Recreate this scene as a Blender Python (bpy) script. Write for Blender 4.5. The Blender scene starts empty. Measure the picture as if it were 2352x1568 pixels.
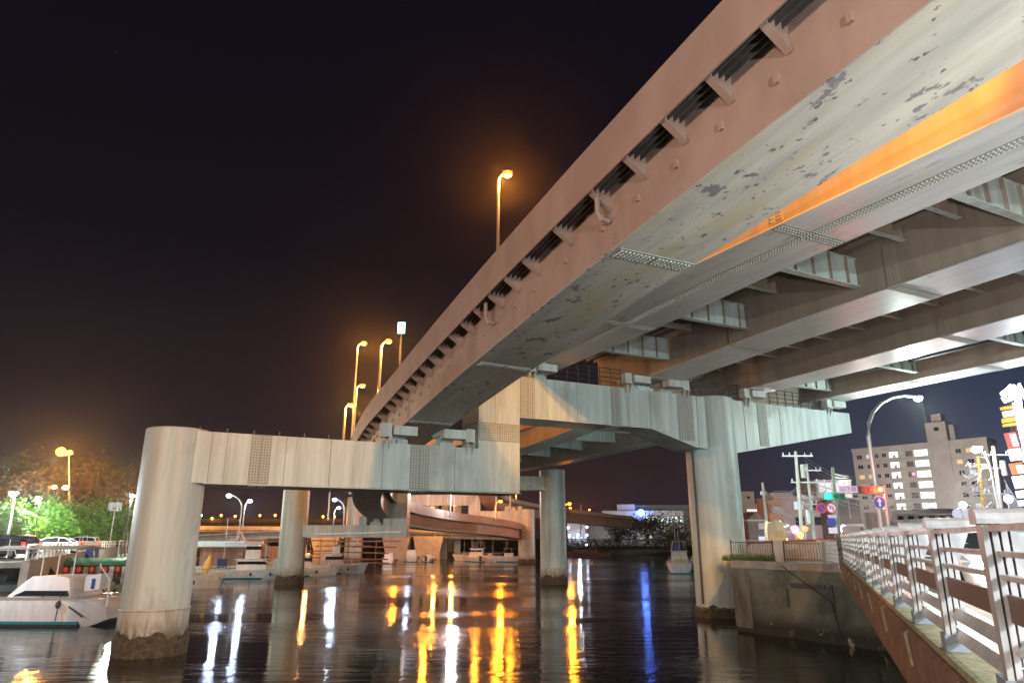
import bpy, bmesh, math, random
from mathutils import Vector, Matrix
random.seed(7)
sc = bpy.context.scene
C = sc.collection
R = math.radians
# ------------------------------------------------------------------ camera, sky, exposure
EYE = 4.65
HAZE = .0002
PITCH = R(16.09)
cd = bpy.data.cameras.new("camera"); cam = bpy.data.objects.new("camera", cd); C.objects.link(cam)
cam.location = (0, 0, EYE); cam.rotation_euler = (R(90) + PITCH, 0, 0)
cd.lens = 24; cd.sensor_width = 36; cd.clip_start = 0.1; cd.clip_end = 6000
sc.camera = cam
sc.view_settings.view_transform = 'Standard'; sc.view_settings.look = 'None'
sc.view_settings.exposure = 0.0; sc.view_settings.gamma = 1
sc.cycles.use_denoising = True
sc.cycles.sample_clamp_indirect = 6
sc.cycles.max_bounces = 5
sc.cycles.caustics_reflective = False
w = bpy.data.worlds.new("World"); sc.world = w; w.use_nodes = True
nt = w.node_tree; N = nt.nodes; L = nt.links
bg = N['Background']
tc = N.new('ShaderNodeTexCoord'); sx = N.new('ShaderNodeSeparateXYZ'); L.new(tc.outputs['Generated'], sx.inputs[0])
rmp = N.new('ShaderNodeValToRGB')      # night sky: town glow at the horizon fading upward
e = rmp.color_ramp.elements
e[0].position = 0.0; e[0].color = (.034, .020, .020, 1)
e[1].position = 0.75; e[1].color = (.0042, .0036, .0075, 1)
k = rmp.color_ramp.elements.new(0.16); k.color = (.0200, .0135, .0165, 1)
k = rmp.color_ramp.elements.new(0.38); k.color = (.0075, .0058, .0090, 1)
L.new(sx.outputs['Z'], rmp.inputs[0])
rx = N.new('ShaderNodeValToRGB')       # bluer over the lit street to the east
rx.color_ramp.elements[0].position = 0.22; rx.color_ramp.elements[0].color = (0, 0, 0, 1)
rx.color_ramp.elements[1].position = 0.66; rx.color_ramp.elements[1].color = (.006, .032, .085, 1)
L.new(sx.outputs['X'], rx.inputs[0])
rz = N.new('ShaderNodeValToRGB')
rz.color_ramp.elements[0].position = 0.1; rz.color_ramp.elements[0].color = (1, 1, 1, 1)
rz.color_ramp.elements[1].position = 0.5; rz.color_ramp.elements[1].color = (0, 0, 0, 1)
L.new(sx.outputs['Z'], rz.inputs[0])
mu = N.new('ShaderNodeMixRGB'); mu.blend_type = 'MULTIPLY'; mu.inputs[0].default_value = 1
L.new(rx.outputs[0], mu.inputs[1]); L.new(rz.outputs[0], mu.inputs[2])
ad = N.new('ShaderNodeMixRGB'); ad.blend_type = 'ADD'; ad.inputs[0].default_value = 1
L.new(rmp.outputs[0], ad.inputs[1]); L.new(mu.outputs[0], ad.inputs[2])
vo = N.new('ShaderNodeTexVoronoi'); vo.inputs['Scale'].default_value = 26
L.new(tc.outputs['Generated'], vo.inputs['Vector'])
st = N.new('ShaderNodeMath'); st.operation = 'LESS_THAN'; st.inputs[1].default_value = 0.012
L.new(vo.outputs['Distance'], st.inputs[0])
ms = N.new('ShaderNodeMixRGB'); ms.blend_type = 'ADD'; ms.inputs[2].default_value = (.10, .14, .28, 1)
L.new(st.outputs[0], ms.inputs[0]); L.new(ad.outputs[0], ms.inputs[1])
L.new(ms.outputs[0], bg.inputs['Color'])
bg.inputs['Strength'].default_value = 1.0

# ------------------------------------------------------------------ helpers
cT, sT, FP = math.cos(PITCH), math.sin(PITCH), 1568.0
def at(px, py, Y):
    """a point of the place, at depth Y in metres, seen at (px, py) of a 2352x1568 print of the photograph"""
    u = (px - 1176) / FP; v = (784 - py) / FP
    t = Y / (cT - v * sT)
    return Vector((u * t, Y, EYE + (sT + v * cT) * t))

class MB:
    def __init__(s): s.v = []; s.f = []
    def add(s, vs, fs):
        n = len(s.v); s.v += [tuple(p) for p in vs]; s.f += [tuple(i + n for i in q) for q in fs]; return s
    def loft(s, rings, closed=True, caps=True):
        n = len(rings[0]); m = len(rings); vs = [p for r in rings for p in r]; fs = []
        for i in range(m - 1):
            for j in range(n if closed else n - 1):
                k = (j + 1) % n
                fs.append((i*n + j, i*n + k, (i+1)*n + k, (i+1)*n + j))
        if caps and closed:
            fs.append(tuple(range(n - 1, -1, -1))); fs.append(tuple((m-1)*n + j for j in range(n)))
        return s.add(vs, fs)
    def fr(s, o, ax, ay, az, a, b, c):
        o, ax, ay, az = Vector(o), Vector(ax), Vector(ay), Vector(az)
        r = lambda cc: [o + ax*x + ay*y + az*cc for x, y in ((a[0], b[0]), (a[1], b[0]), (a[1], b[1]), (a[0], b[1]))]
        return s.loft([r(c[0]), r(c[1])])
    def box(s, x, y, z, dx, dy, dz, rz=0):
        """centred in x and y, standing on z"""
        c, q = math.cos(rz), math.sin(rz)
        return s.fr((x, y, z), (c, q, 0), (-q, c, 0), (0, 0, 1), (-dx/2, dx/2), (-dy/2, dy/2), (0, dz))
    def bar(s, p, q, wd, ht):
        p, q = Vector(p), Vector(q); d = (q - p); l = d.length; d.normalize()
        up = Vector((0, 0, 1)) if abs(d.z) < .95 else Vector((0, 1, 0))
        sd = d.cross(up).normalized(); u = sd.cross(d)
        return s.fr(p, sd, u, d, (-wd/2, wd/2), (-ht/2, ht/2), (0, l))
    def tube(s, pts, r, n=8, r2=None):
        pts = [Vector(p) for p in pts]; m = len(pts); rings = []
        for i, p in enumerate(pts):
            d = (pts[min(i+1, m-1)] - pts[max(i-1, 0)]).normalized()
            up = Vector((0, 0, 1)) if abs(d.z) < .9 else Vector((0, 1, 0))
            sd = d.cross(up).normalized(); u = sd.cross(d)
            rr = r if r2 is None else r + (r2 - r) * i / (m - 1)
            rings.append([p + (sd*math.cos(a) + u*math.sin(a))*rr for a in (2*math.pi*j/n for j in range(n))])
        return s.loft(rings)
    def cyl(s, x, y, z0, z1, r, n=24, r2=None):
        r2 = r if r2 is None else r2
        g = lambda z, q: [(x + q*math.cos(2*math.pi*j/n), y + q*math.sin(2*math.pi*j/n), z) for j in range(n)]
        return s.loft([g(z0, r), g(z1, r2)])
    def lathe(s, x, y, prof, n=32):
        return s.loft([[(x + q*math.cos(2*math.pi*j/n), y + q*math.sin(2*math.pi*j/n), z) for j in range(n)] for q, z in prof])
    def sph(s, c, r, n=10, m=6, sc_=(1, 1, 1)):
        c = Vector(c); rings = []
        for i in range(m + 1):
            t = math.pi * (i + .02) / (m + .04); q = math.sin(t)
            rings.append([c + Vector((sc_[0]*r*q*math.cos(2*math.pi*j/n), sc_[1]*r*q*math.sin(2*math.pi*j/n), -sc_[2]*r*math.cos(t))) for j in range(n)])
        return s.loft(rings)
    def disc(s, c, nrm, r, th, n=24):
        c, nrm = Vector(c), Vector(nrm).normalized()
        return s.tube([c, c + nrm*th], r, n)
    def poly(s, pts, o, ax, az, nrm, th):
        """outline in the (ax, az) plane, given thickness th along nrm"""
        o, ax, az, nrm = Vector(o), Vector(ax), Vector(az), Vector(nrm)
        r = lambda q: [o + ax*x + az*z + nrm*q for x, z in pts]
        return s.loft([r(0), r(th)])
    def build(s, name, m, parent=None, smooth=True, flip=True):
        off = Vector((0, 0, 0)); p = parent
        while p is not None: off += p.location; p = p.parent
        me = bpy.data.meshes.new(name)
        me.from_pydata([tuple(Vector(q) - off) for q in s.v], [], s.f)
        if flip:
            bm = bmesh.new(); bm.from_mesh(me); bmesh.ops.recalc_face_normals(bm, faces=bm.faces); bm.to_mesh(me); bm.free()
        if smooth:
            me.polygons.foreach_set('use_smooth', [True]*len(me.polygons)); me.set_sharp_from_angle(angle=R(32))
        me.materials.append(m)
        o = bpy.data.objects.new(name, me); C.objects.link(o)
        if parent is not None: o.parent = parent
        return o

def tag(o, label=None, cat=None, group=None, kind=None):
    if label: o['label'] = label
    if cat: o['category'] = cat
    if group: o['group'] = group
    if kind: o['kind'] = kind
    return o
def thing(name, label, cat, loc=(0, 0, 0), group=None):
    o = bpy.data.objects.new(name, None); C.objects.link(o); o.location = loc; o.empty_display_size = .5
    return tag(o, label, cat, group)
def copy_tree(o, parent=None):
    c = o.copy(); C.objects.link(c)
    if parent is not None: c.parent = parent
    for ch in list(o.children): copy_tree(ch, c)
    return c

MATS = {}
def mat(name, col, rough=.6, metal=0, var=0.0, vscale=(1, 1, 1), ns=3.0, bump=0.0, bs=20, dark=None, lo=.4, hi=.6, coat=0, rz=0):
    """plain paint or masonry; dark = second colour mixed in by a stretched noise between lo and hi"""
    m = bpy.data.materials.new(name); m.use_nodes = True; t = m.node_tree; n = t.nodes; l = t.links
    b = n['Principled BSDF']; b.inputs['Base Color'].default_value = (*col, 1); b.inputs['Roughness'].default_value = rough
    b.inputs['Metallic'].default_value = metal; b.inputs['Coat Weight'].default_value = coat
    tcn = n.new('ShaderNodeTexCoord')
    if dark is not None:
        mp0 = n.new('ShaderNodeMapping'); mp0.inputs['Rotation'].default_value = (0, 0, rz); l.new(tcn.outputs['Object'], mp0.inputs[0])
        mp = n.new('ShaderNodeMapping'); mp.inputs['Scale'].default_value = vscale; l.new(mp0.outputs[0], mp.inputs[0])
        no = n.new('ShaderNodeTexNoise'); no.inputs['Scale'].default_value = ns; no.inputs['Detail'].default_value = 6
        no.inputs['Roughness'].default_value = .6; l.new(mp.outputs[0], no.inputs['Vector'])
        cr = n.new('ShaderNodeValToRGB'); cr.color_ramp.elements[0].position = lo; cr.color_ramp.elements[1].position = hi
        cr.color_ramp.elements[0].color = (*dark, 1); cr.color_ramp.elements[1].color = (*col, 1)
        l.new(no.outputs['Fac'], cr.inputs[0]); l.new(cr.outputs[0], b.inputs['Base Color'])
    if bump:
        nb = n.new('ShaderNodeTexNoise'); nb.inputs['Scale'].default_value = bs; nb.inputs['Detail'].default_value = 4
        l.new(tcn.outputs['Object'], nb.inputs['Vector'])
        bp = n.new('ShaderNodeBump'); bp.inputs['Strength'].default_value = bump; bp.inputs['Distance'].default_value = .02
        l.new(nb.outputs['Fac'], bp.inputs['Height']); l.new(bp.outputs[0], b.inputs['Normal'])
    MATS[name] = m; return m
def emat(name, col, strength):
    m = bpy.data.materials.new(name); m.use_nodes = True; b = m.node_tree.nodes['Principled BSDF']
    b.inputs['Base Color'].default_value = (.05, .05, .05, 1)
    b.inputs['Emission Color'].default_value = (*col, 1); b.inputs['Emission Strength'].default_value = strength
    return m
def layer(m, col, lo, hi, ns, vscale=(1, 1, 1), zramp=None, detail=8, rz=0):
    """lay a second weathering colour (stain, peeling, growth) over a material"""
    t = m.node_tree; n = t.nodes; l = t.links; b = n['Principled BSDF']; src = b.inputs['Base Color'].links
    tcn = n.new('ShaderNodeTexCoord'); mp0 = n.new('ShaderNodeMapping'); mp0.inputs['Rotation'].default_value = (0, 0, rz)
    mp = n.new('ShaderNodeMapping'); mp.inputs['Scale'].default_value = vscale
    l.new(tcn.outputs['Object'], mp0.inputs[0]); l.new(mp0.outputs[0], mp.inputs[0])
    no = n.new('ShaderNodeTexNoise'); no.inputs['Scale'].default_value = ns; no.inputs['Detail'].default_value = detail
    no.inputs['Roughness'].default_value = .65; l.new(mp.outputs[0], no.inputs['Vector'])
    cr = n.new('ShaderNodeValToRGB'); cr.color_ramp.elements[0].position = lo; cr.color_ramp.elements[1].position = hi
    l.new(no.outputs['Fac'], cr.inputs[0])
    fac = cr.outputs[0]
    if zramp:
        sp = n.new('ShaderNodeSeparateXYZ'); l.new(tcn.outputs['Object'], sp.inputs[0])
        mr = n.new('ShaderNodeMapRange'); mr.inputs['From Min'].default_value = zramp[0]; mr.inputs['From Max'].default_value = zramp[1]
        mr.inputs['To Min'].default_value = 1; mr.inputs['To Max'].default_value = 0
        l.new(sp.outputs['Z'], mr.inputs[0])
        mm = n.new('ShaderNodeMath'); mm.operation = 'MULTIPLY'; l.new(fac, mm.inputs[0]); l.new(mr.outputs[0], mm.inputs[1]); fac = mm.outputs[0]
    mx = n.new('ShaderNodeMixRGB'); mx.inputs[2].default_value = (*col, 1); l.new(fac, mx.inputs[0])
    if src: l.new(src[0].from_socket, mx.inputs[1])
    else: mx.inputs[1].default_value = b.inputs['Base Color'].default_value
    l.new(mx.outputs[0], b.inputs['Base Color'])
    return m

M = {}
M['steel'] = mat('pier_paint', (.46, .525, .515), .45, dark=(.33, .375, .36), vscale=(1, 1, .07), ns=2.2, lo=.35, hi=.62, bump=.12, bs=3)
layer(M['steel'], (.22, .18, .13), .60, .78, 3.4, (1, 1, .04))
layer(M['steel'], (.30, .31, .29), .52, .66, .5, (1, 1, .5))
M['splice'] = mat('splice_shade', (.25, .26, .24), .6)  # darker than the pier: shadows of the bolt heads put into the colour
M['bolt'] = mat('bolt_paint', (.46, .48, .44), .5)
M['web'] = mat('girder_web_paint', (.33, .265, .215), .55, dark=(.27, .215, .175), vscale=(1, 1, .2), ns=1.2, bump=.08, bs=2)
M['fascia'] = mat('fascia_paint', (.43, .30, .245), .5, dark=(.37, .25, .20), vscale=(1, 1, .6), ns=.8, bump=.08, bs=1.5)
M['flange'] = mat('flange_paint', (.50, .51, .50), .36, dark=(.38, .39, .40), vscale=(1.6, .14, 1), ns=1.6, lo=.3, hi=.7, bump=.15, bs=1.5, rz=R(-26))
layer(M['flange'], (.26, .25, .235), .60, .68, 2.4, (1.5, .3, 1), detail=12, rz=R(-26))
GA = R(-23)      # the girders run 23 degrees off north: paint streaks follow them
M['peel'] = mat('peeling_paint', (.50, .49, .43), .5, dark=(.33, .325, .31), vscale=(1.6, .16, 1), ns=1.3, lo=.32, hi=.66, bump=.15, bs=3, rz=GA)
layer(M['peel'], (.40, .37, .25), .50, .66, .8, (1.2, .25, 1), detail=4, rz=GA)
layer(M['peel'], (.36, .355, .33), .56, .66, 2.4, (1.5, .16, 1), detail=6, rz=GA)
layer(M['peel'], (.17, .17, .18), .598, .618, 1.5, (1.1, .6, 1), detail=15, rz=GA)
layer(M['peel'], (.10, .105, .12), .618, .630, 3.6, (1.1, .65, 1), detail=12, rz=GA)
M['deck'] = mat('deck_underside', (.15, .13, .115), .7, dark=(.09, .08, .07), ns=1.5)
M['conc'] = mat('concrete', (.30, .29, .27), .8, dark=(.22, .21, .19), ns=1.2, bump=.3, bs=8)
M['pale'] = mat('pale_concrete', (.45, .43, .40), .75, dark=(.34, .32, .29), ns=.7, bump=.2, bs=6)
M['asphalt'] = mat('asphalt', (.05, .05, .052), .8, dark=(.035, .035, .036), ns=6, bump=.3, bs=40)
M['dark'] = mat('dark_metal', (.05, .05, .055), .5, .3)
M['galv'] = mat('galvanised', (.42, .43, .44), .4, .5)
M['black'] = mat('black_iron', (.02, .02, .022), .5, .3)
M['glass'] = mat('dark_glass', (.015, .018, .025), .08)
M['white'] = mat('white_gelcoat', (.72, .73, .74), .3, dark=(.58, .60, .62), ns=2, vscale=(1, 1, .3), lo=.35, hi=.6)
layer(M['white'], (.34, .33, .24), .66, .8, 6, (1, 1, .12))
M['blue'] = mat('blue_canvas', (.02, .045, .22), .7)
M['teal'] = mat('teal_paint', (.01, .17, .22), .4)
M['green'] = mat('green_paint', (.03, .17, .10), .5)
M['cream'] = mat('cream_paint', (.62, .56, .36), .5)
M['red'] = mat('red_paint', (.45, .02, .015), .5)
M['yellow'] = mat('yellow_cover', (.70, .42, .03), .5)
M['rust'] = mat('rust_paint', (.22, .08, .035), .7, dark=(.12, .05, .03), ns=5)
M['bark'] = mat('bark', (.07, .05, .035), .9)
M['quay'] = mat('quay_masonry', (.165, .18, .15), .85, dark=(.07, .078, .065), ns=.55, lo=.38, hi=.60, bump=.6, bs=5)
layer(M['quay'], (.030, .028, .022), .30, .42, .9, (1, 1, 1.4), zramp=(.45, 1.1))
layer(M['quay'], (.30, .285, .22), .62, .66, 1.1, (1, 1, .8), zramp=(1.0, 1.7))
M['growth'] = mat('tidal_growth', (.035, .030, .022), .95, dark=(.10, .075, .045), ns=5, lo=.35, hi=.65, bump=1.0, bs=9)

# ------------------------------------------------------------------ water and land
wm = bpy.data.materials.new('harbour_water'); wm.use_nodes = True; t = wm.node_tree; n = t.nodes; l = t.links
b = n['Principled BSDF']; b.inputs['Base Color'].default_value = (.0035, .0035, .003, 1); b.inputs['Roughness'].default_value = .085
b.inputs['IOR'].default_value = 1.62; b.inputs['Specular IOR Level'].default_value = .8
tcn = n.new('ShaderNodeTexCoord')
mp = n.new('ShaderNodeMapping'); mp.inputs['Scale'].default_value = (.55, 1.6, 1); l.new(tcn.outputs['Object'], mp.inputs[0])
n1 = n.new('ShaderNodeTexNoise'); n1.inputs['Scale'].default_value = 1.0; n1.inputs['Detail'].default_value = 4; n1.inputs['Roughness'].default_value = .55; l.new(mp.outputs[0], n1.inputs['Vector'])
mp3 = n.new('ShaderNodeMapping'); mp3.inputs['Scale'].default_value = (.045, .10, 1); l.new(tcn.outputs['Object'], mp3.inputs[0])
n3 = n.new('ShaderNodeTexNoise'); n3.inputs['Scale'].default_value = 1.0; n3.inputs['Detail'].default_value = 3; l.new(mp3.outputs[0], n3.inputs['Vector'])
cr = n.new('ShaderNodeMapRange'); cr.inputs['From Min'].default_value = .42; cr.inputs['From Max'].default_value = .66
cr.inputs['To Min'].default_value = .10; cr.inputs['To Max'].default_value = .75
l.new(n3.outputs['Fac'], cr.inputs[0])
rr_ = n.new('ShaderNodeMapRange'); rr_.inputs['From Min'].default_value = .45; rr_.inputs['From Max'].default_value = .64; rr_.inputs['To Min'].default_value = .065; rr_.inputs['To Max'].default_value = .19
l.new(n3.outputs['Fac'], rr_.inputs[0]); l.new(rr_.outputs[0], b.inputs['Roughness'])
bp = n.new('ShaderNodeBump'); bp.inputs['Distance'].default_value = .10; l.new(cr.outputs[0], bp.inputs['Strength'])
l.new(n1.outputs['Fac'], bp.inputs['Height']); l.new(bp.outputs[0], b.inputs['Normal'])
MB().add([(-2500, -400, 0), (2500, -400, 0), (2500, 4000, 0), (-2500, 4000, 0)], [(0, 1, 2, 3)]).build('water', wm, flip=False)
bpy.data.objects['water']['kind'] = 'structure'
def land(name, pts, z, m):
    return tag(MB().loft([[(x, y, -3) for x, y in pts], [(x, y, z) for x, y in pts]]).build(name, m, smooth=False), kind='structure')
M['soil'] = mat('soil', (.05, .045, .035), .95, dark=(.03, .03, .022), ns=.8, bump=.5, bs=4)
land('ground', [(-34, 20), (-40, 50), (-47, 75), (-62, 106), (-64, 130), (-62, 172), (-34, 206), (60, 206), (44, 150), (40, 120), (60, 3500), (-2400, 3500), (-2400, 20)][:8] + [(60, 3500), (-2400, 3500), (-2400, 20)], 2.6, M['soil'])
land('quay_ground', [(11.9, 38.8), (25.4, 79), (40, 118), (60, 205), (60.1, 3500), (2400, 3500), (2400, -300), (34, -300), (20, 25), (16.4, 31.2)], 3.40, M['quay'])

# ------------------------------------------------------------------ lamps
DEEP = (1.0, .27, .015); ORANGE = (1.0, .36, .055); COOL = (.80, 1.0, .93); BLUEW = (.62, .75, 1.0); WARM = (1.0, .62, .34)
EM = {}
def lampmat(c, s):
    k = (c, s)
    if k not in EM: EM[k] = emat('lamp_glow', c, s)
    return EM[k]
def point(name, loc, col, watt, rad, parent=None):
    ld = bpy.data.lights.new(name, 'POINT'); ld.color = col; ld.energy = watt; ld.shadow_soft_size = rad
    o = bpy.data.objects.new(name, ld); C.objects.link(o)
    off = Vector((0, 0, 0)); p = parent
    while p is not None: off += p.location; p = p.parent
    o.location = Vector(loc) - off
    if parent is not None: o.parent = parent
    return o
def street_lamp(base, head, label, col=ORANGE, watt=300, glow=60, r=.09, gr=.28, bend=.35, m='galv', group=None, cat='street lamp', rad=.22):
    base, head = Vector(base), Vector(head)
    t_ = thing('street_lamp', label, cat, base, group)
    arm = head - Vector((base.x, base.y, head.z)); hb = (head.z - base.z)
    z1 = base.z + hb * (1 - bend)
    pts = [base, Vector((base.x, base.y, base.z + hb*.4)), Vector((base.x, base.y, z1))]
    if arm.length > .4:
        for q in (15, 30, 45, 60, 75, 90):
            a = R(q); pts.append(Vector((base.x, base.y, 0)) + Vector((arm.x, arm.y, 0))*(1 - math.cos(a)) + Vector((0, 0, z1 + (head.z + .12 - z1)*math.sin(a))))
    else: pts.append(head + Vector((0, 0, .1)))
    MB().tube(pts, r, 8, r*.6).build('pole', M[m], t_)
    MB().cyl(base.x, base.y, base.z, base.z + .35, r*1.9, 10).build('base_plate', M[m], t_)
    d = Vector((arm.x, arm.y, 0)); d = d.normalized() if d.length > .01 else Vector((1, 0, 0))
    s = d.cross(Vector((0, 0, 1)))
    MB().fr(head, d, s, (0, 0, 1), (-.35, .35), (-.16, .16), (.06, .2)).build('lamp_head', M[m], t_)
    MB().sph(head, gr, 12, 6, (1, 1, .7)).build('lamp_glass', lampmat(col, glow), t_)
    if watt: point('lamp_light', head - Vector((0, 0, gr + rad + .05)), col, watt, rad, t_)
    return t_

# ------------------------------------------------------------------ portal piers
DX, DY = .891, .454
AX = Vector((DX, DY, 0)); NX = Vector((DY, -DX, 0)); UZ = Vector((0, 0, 1))
O1 = Vector((-15.3, 31.3, 0))
def PS(s, z, nn=0, o=O1, ax=AX, nx=NX): return o + ax*s + nx*nn + UZ*z
def bolts(mb, o, ax, az, nx, a0, a1, z0, z1, pitch, r=.022, h=.03, zf=None):
    """rows of hexagonal bolt heads on a plate"""
    na = max(1, int(round((a1 - a0)/pitch))); nz = max(1, int(round((z1 - z0)/pitch)))
    o, ax, az, nx = Vector(o), Vector(ax), Vector(az), Vector(nx)
    for i in range(na):
        for j in range(nz):
            c = o + ax*(a0 + (i + .5)*(a1 - a0)/na) + az*(z0 + (j + .5)*(z1 - z0)/nz)
            lo = [c + ax*(r*math.cos(R(60*q))) + az*(r*math.sin(R(60*q))) for q in range(6)]
            mb.loft([lo, [p + nx*h for p in lo]])
def merged(p, bb, name, m1, m2, parent):
    n0 = len(p.f); p.add(bb.v, bb.f); o = p.build(name, M[m1], parent, smooth=False); o.data.materials.append(M[m2])
    for q in o.data.polygons[n0:]: q.material_index = 1
    return o
def splice(parent, o, ax, az, nx, a0, a1, z0, z1, pitch=.125, th=.02, gap=True, r=.038, m='splice', mb_='bolt'):
    p = MB(); mid = (a0 + a1)/2
    o, ax, az, nx = Vector(o), Vector(ax), Vector(az), Vector(nx)
    p.fr(o, ax, az, nx, (a0, a1), (z0, z1), (0.0, th))
    bb = MB()
    bolts(bb, o + nx*th, ax, az, nx, a0 + .04, mid - .04, z0 + .05, z1 - .05, pitch, r)
    bolts(bb, o + nx*th, ax, az, nx, mid + .04, a1 - .04, z0 + .05, z1 - .05, pitch, r)
    merged(p, bb, 'splice_plate', m, mb_, parent)
def band(parent, x, y, r, z0=-.6, z1=.75, n=48, name='tidal_growth'):
    """rough oyster and weed growth with a ragged upper edge round a column"""
    rings = []
    for i in range(7):
        ring = []
        for j in range(n):
            a = 2*math.pi*j/n
            top = z1 + .10*math.sin(5*a) + .10*abs(math.sin(6.5*a + 1)) + random.uniform(-.10, .10)
            z = z0 + (top - z0)*i/6
            q = r + (.05 + random.uniform(0, .05))*(1 if i < 6 else .0) + .006
            ring.append((x + q*math.cos(a), y + q*math.sin(a), z))
        rings.append(ring)
    MB().loft(rings).build(name, M['growth'], parent)
M['jacket'] = mat('column_jacket', (.44, .45, .42), .6, dark=(.33, .30, .25), vscale=(1, 1, .25), ns=3, lo=.3, hi=.6, bump=.3, bs=6)
layer(M['jacket'], (.20, .13, .08), .56, .72, 4.5, (1, 1, .12))
layer(M['jacket'], (.10, .08, .05), .30, .52, 5, (1, 1, .35), zramp=(.75, 1.5))
def column(parent, x, y, r, ztop, zj=1.7, jd=.02, gz=.75):
    prof = [(r, zj), (r, ztop - .05), (r - .05, ztop)]
    MB().lathe(x, y, prof, 64).build('column', M['steel'], parent)
    MB().lathe(x, y, [(r + jd, -3), (r + jd, zj - .03), (r + jd + .04, zj), (r + jd + .02, zj + .05), (r - .01, zj + .05)], 64).build('column_jacket', M['jacket'], parent)
    band(parent, x, y, r + jd, z1=gz)

def bearing(parent, s, z0, z1, wd=1.15, o=O1, side=1, bw=1.15, sm='steel'):
    """bearing under a girder with its seismic stopper boxes"""
    f = lambda a, b, c, q: MB().fr(PS(s, 0, 0, o), AX, NX, UZ, a, b, c).build(q, M[sm], parent, smooth=False)
    h = z1 - z0
    f((-.45, .45), (-.5, .5), (z0, z0 + h*.35), 'bearing_plinth')
    f((-.34, .34), (-.4, .4), (z0 + h*.35, z0 + h*.7), 'bearing')
    f((-.5, .5), (-.55, .55), (z0 + h*.7, z1), 'sole_plate')
    f((-.62, .62), (bw - .25, bw + .38), (z0 + h*.45, z1 - .02), 'stopper_box')
    f((-.95*side - .25, -.95*side + .25), (bw - .30, bw + .22), (z0 + h*.30, z1 + .10), 'stopper_block')
    g = MB()
    for q in (-.16, .16):
        g.poly([(bw - .02, z0 - .42), (bw + .30, z0 + h*.3), (bw - .02, z0 + h*.3)], PS(s - .95*side + q, 0, 0, o), NX, UZ, AX, .04)
    g.fr(PS(s - .95*side, 0, 0, o), AX, NX, UZ, (-.24, .24), (bw - .02, bw + .32), (z0 + h*.3, z0 + h*.3 + .05))
    g.build('stopper_bracket', M[sm], parent, smooth=False)

p1 = thing('portal_pier', 'nearest pale steel portal pier with stepped crossbeam, carrying both the ramp and the main viaduct', 'bridge pier', O1, 'portal piers of the viaduct')
column(p1, O1.x, O1.y, 1.36, 9.42, 1.78)
cR = PS(32.1, 0); column(p1, cR.x, cR.y, 1.66, 13.72, .55, gz=.5)
BW = 1.15
MB().poly([(.4, 7.02), (17.05, 7.05), (17.05, 9.30), (.4, 9.30)], PS(0, 0, -BW), AX, UZ, NX, 2*BW).build('lower_crossbeam', M['steel'], p1, smooth=False)
MB().poly([(14.55, 7.052), (17.06, 7.052), (17.06, 13.58), (14.55, 13.58)], PS(0, 0, -BW - .01), AX, UZ, NX, 2*BW + .02).build('riser', M['steel'], p1, smooth=False)
MB().poly([(17.06, 11.18), (26.3, 11.2), (29.8, 10.26), (33.4, 10.1), (44.95, 12.2), (44.95, 13.66), (17.06, 13.56)], PS(0, 0, -BW), AX, UZ, NX, 2*BW).build('upper_crossbeam', M['steel'], p1, smooth=False)
# edge lips along the bottom flanges
lip = MB()
lip.fr(PS(0, 0, 0), AX, NX, UZ, (1.2, 17.12), (-BW - .06, BW + .06), (6.985, 7.019))
lip.build('bottom_flange', M['steel'], p1, smooth=False)
for a0, a1, z0, z1 in ((3.05, 3.95, 7.03, 9.29), (10.75, 11.75, 7.03, 9.29), (17.1, 18.05, 11.2, 13.55), (23.35, 24.05, 11.21, 13.56), (28.5, 29.75, 10.62, 13.58), (35.45, 36.35, 10.65, 13.6)):
    splice(p1, PS(0, 0, BW), AX, UZ, NX, a0, a1, z0 + .02, z1)
splice(p1, PS(0, 0, BW + .01), AX, UZ, NX, 14.58, 17.03, 9.75, 10.75)
splice(p1, PS(14.55, 0, 0), NX, UZ, -AX, -1.1, 1.1, 9.72, 10.75)
for a0, a1, z, b0 in ((3.05, 3.95, 6.985, .2), (10.75, 11.75, 6.985, .2), (23.35, 24.05, 11.19, -1.1)):
    splice(p1, PS(0, z, 0), AX, NX, -UZ, a0, a1, b0, 1.12)
ribs = MB()
for s, z0, z1, w_ in ((1.35, 7.0, 9.3, .03), (2.0, 7, 9.3, .02), (4.6, 7, 9.3, .02), (6.7, 7, 9.3, .03), (9.3, 7, 9.3, .02), (13.2, 7, 9.3, .02), (20.9, 11.2, 13.57, .02), (26.3, 11.2, 13.6, .03), (30.1, 10.3, 13.62, .02), (34.2, 10.3, 13.62, .04), (37.6, 10.9, 13.6, .02), (42.5, 11.8, 13.6, .04)):
    ribs.fr(PS(0, 0, 0), AX, NX, UZ, (s, s + w_), (BW, BW + .02), (z0 + .03, z1 - .02))
ribs.build('weld_seams', M['splice'], p1, smooth=False)
for i in range(9): MB().fr(PS(.8 + i*1.15, 9.3, 0), AX, NX, UZ, (0, .05), (1.0, 1.05), (0, .22)).build('lifting_lug', M['dark'], p1, smooth=False)
for s, sd in ((10.35, 1), (13.05, -1)): bearing(p1, s, 9.3, 10.18, side=sd)
for s, sd in ((18.75, 1), (25.55, 1), (28.2, -1), (35.45, 1), (43.6, 1)): bearing(p1, s, 13.6, 14.42, side=sd)
for a, b_ in ((19.6, 24.3), (29.3, 34.3), (37, 42)):
    rl = MB()
    for z in (13.9, 14.2, 14.5, 14.75): rl.bar(PS(a, z, .95), PS(b_, z, .95), .035, .035)
    k = a
    while k <= b_: rl.bar(PS(k, 13.6, .95), PS(k, 14.78, .95), .05, .05); k += .78
    rl.build('walkway_railing', M['black'], p1, smooth=False)
pp = MB(); c0 = PS(32.1 - 1.72, 0, .1)
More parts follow.
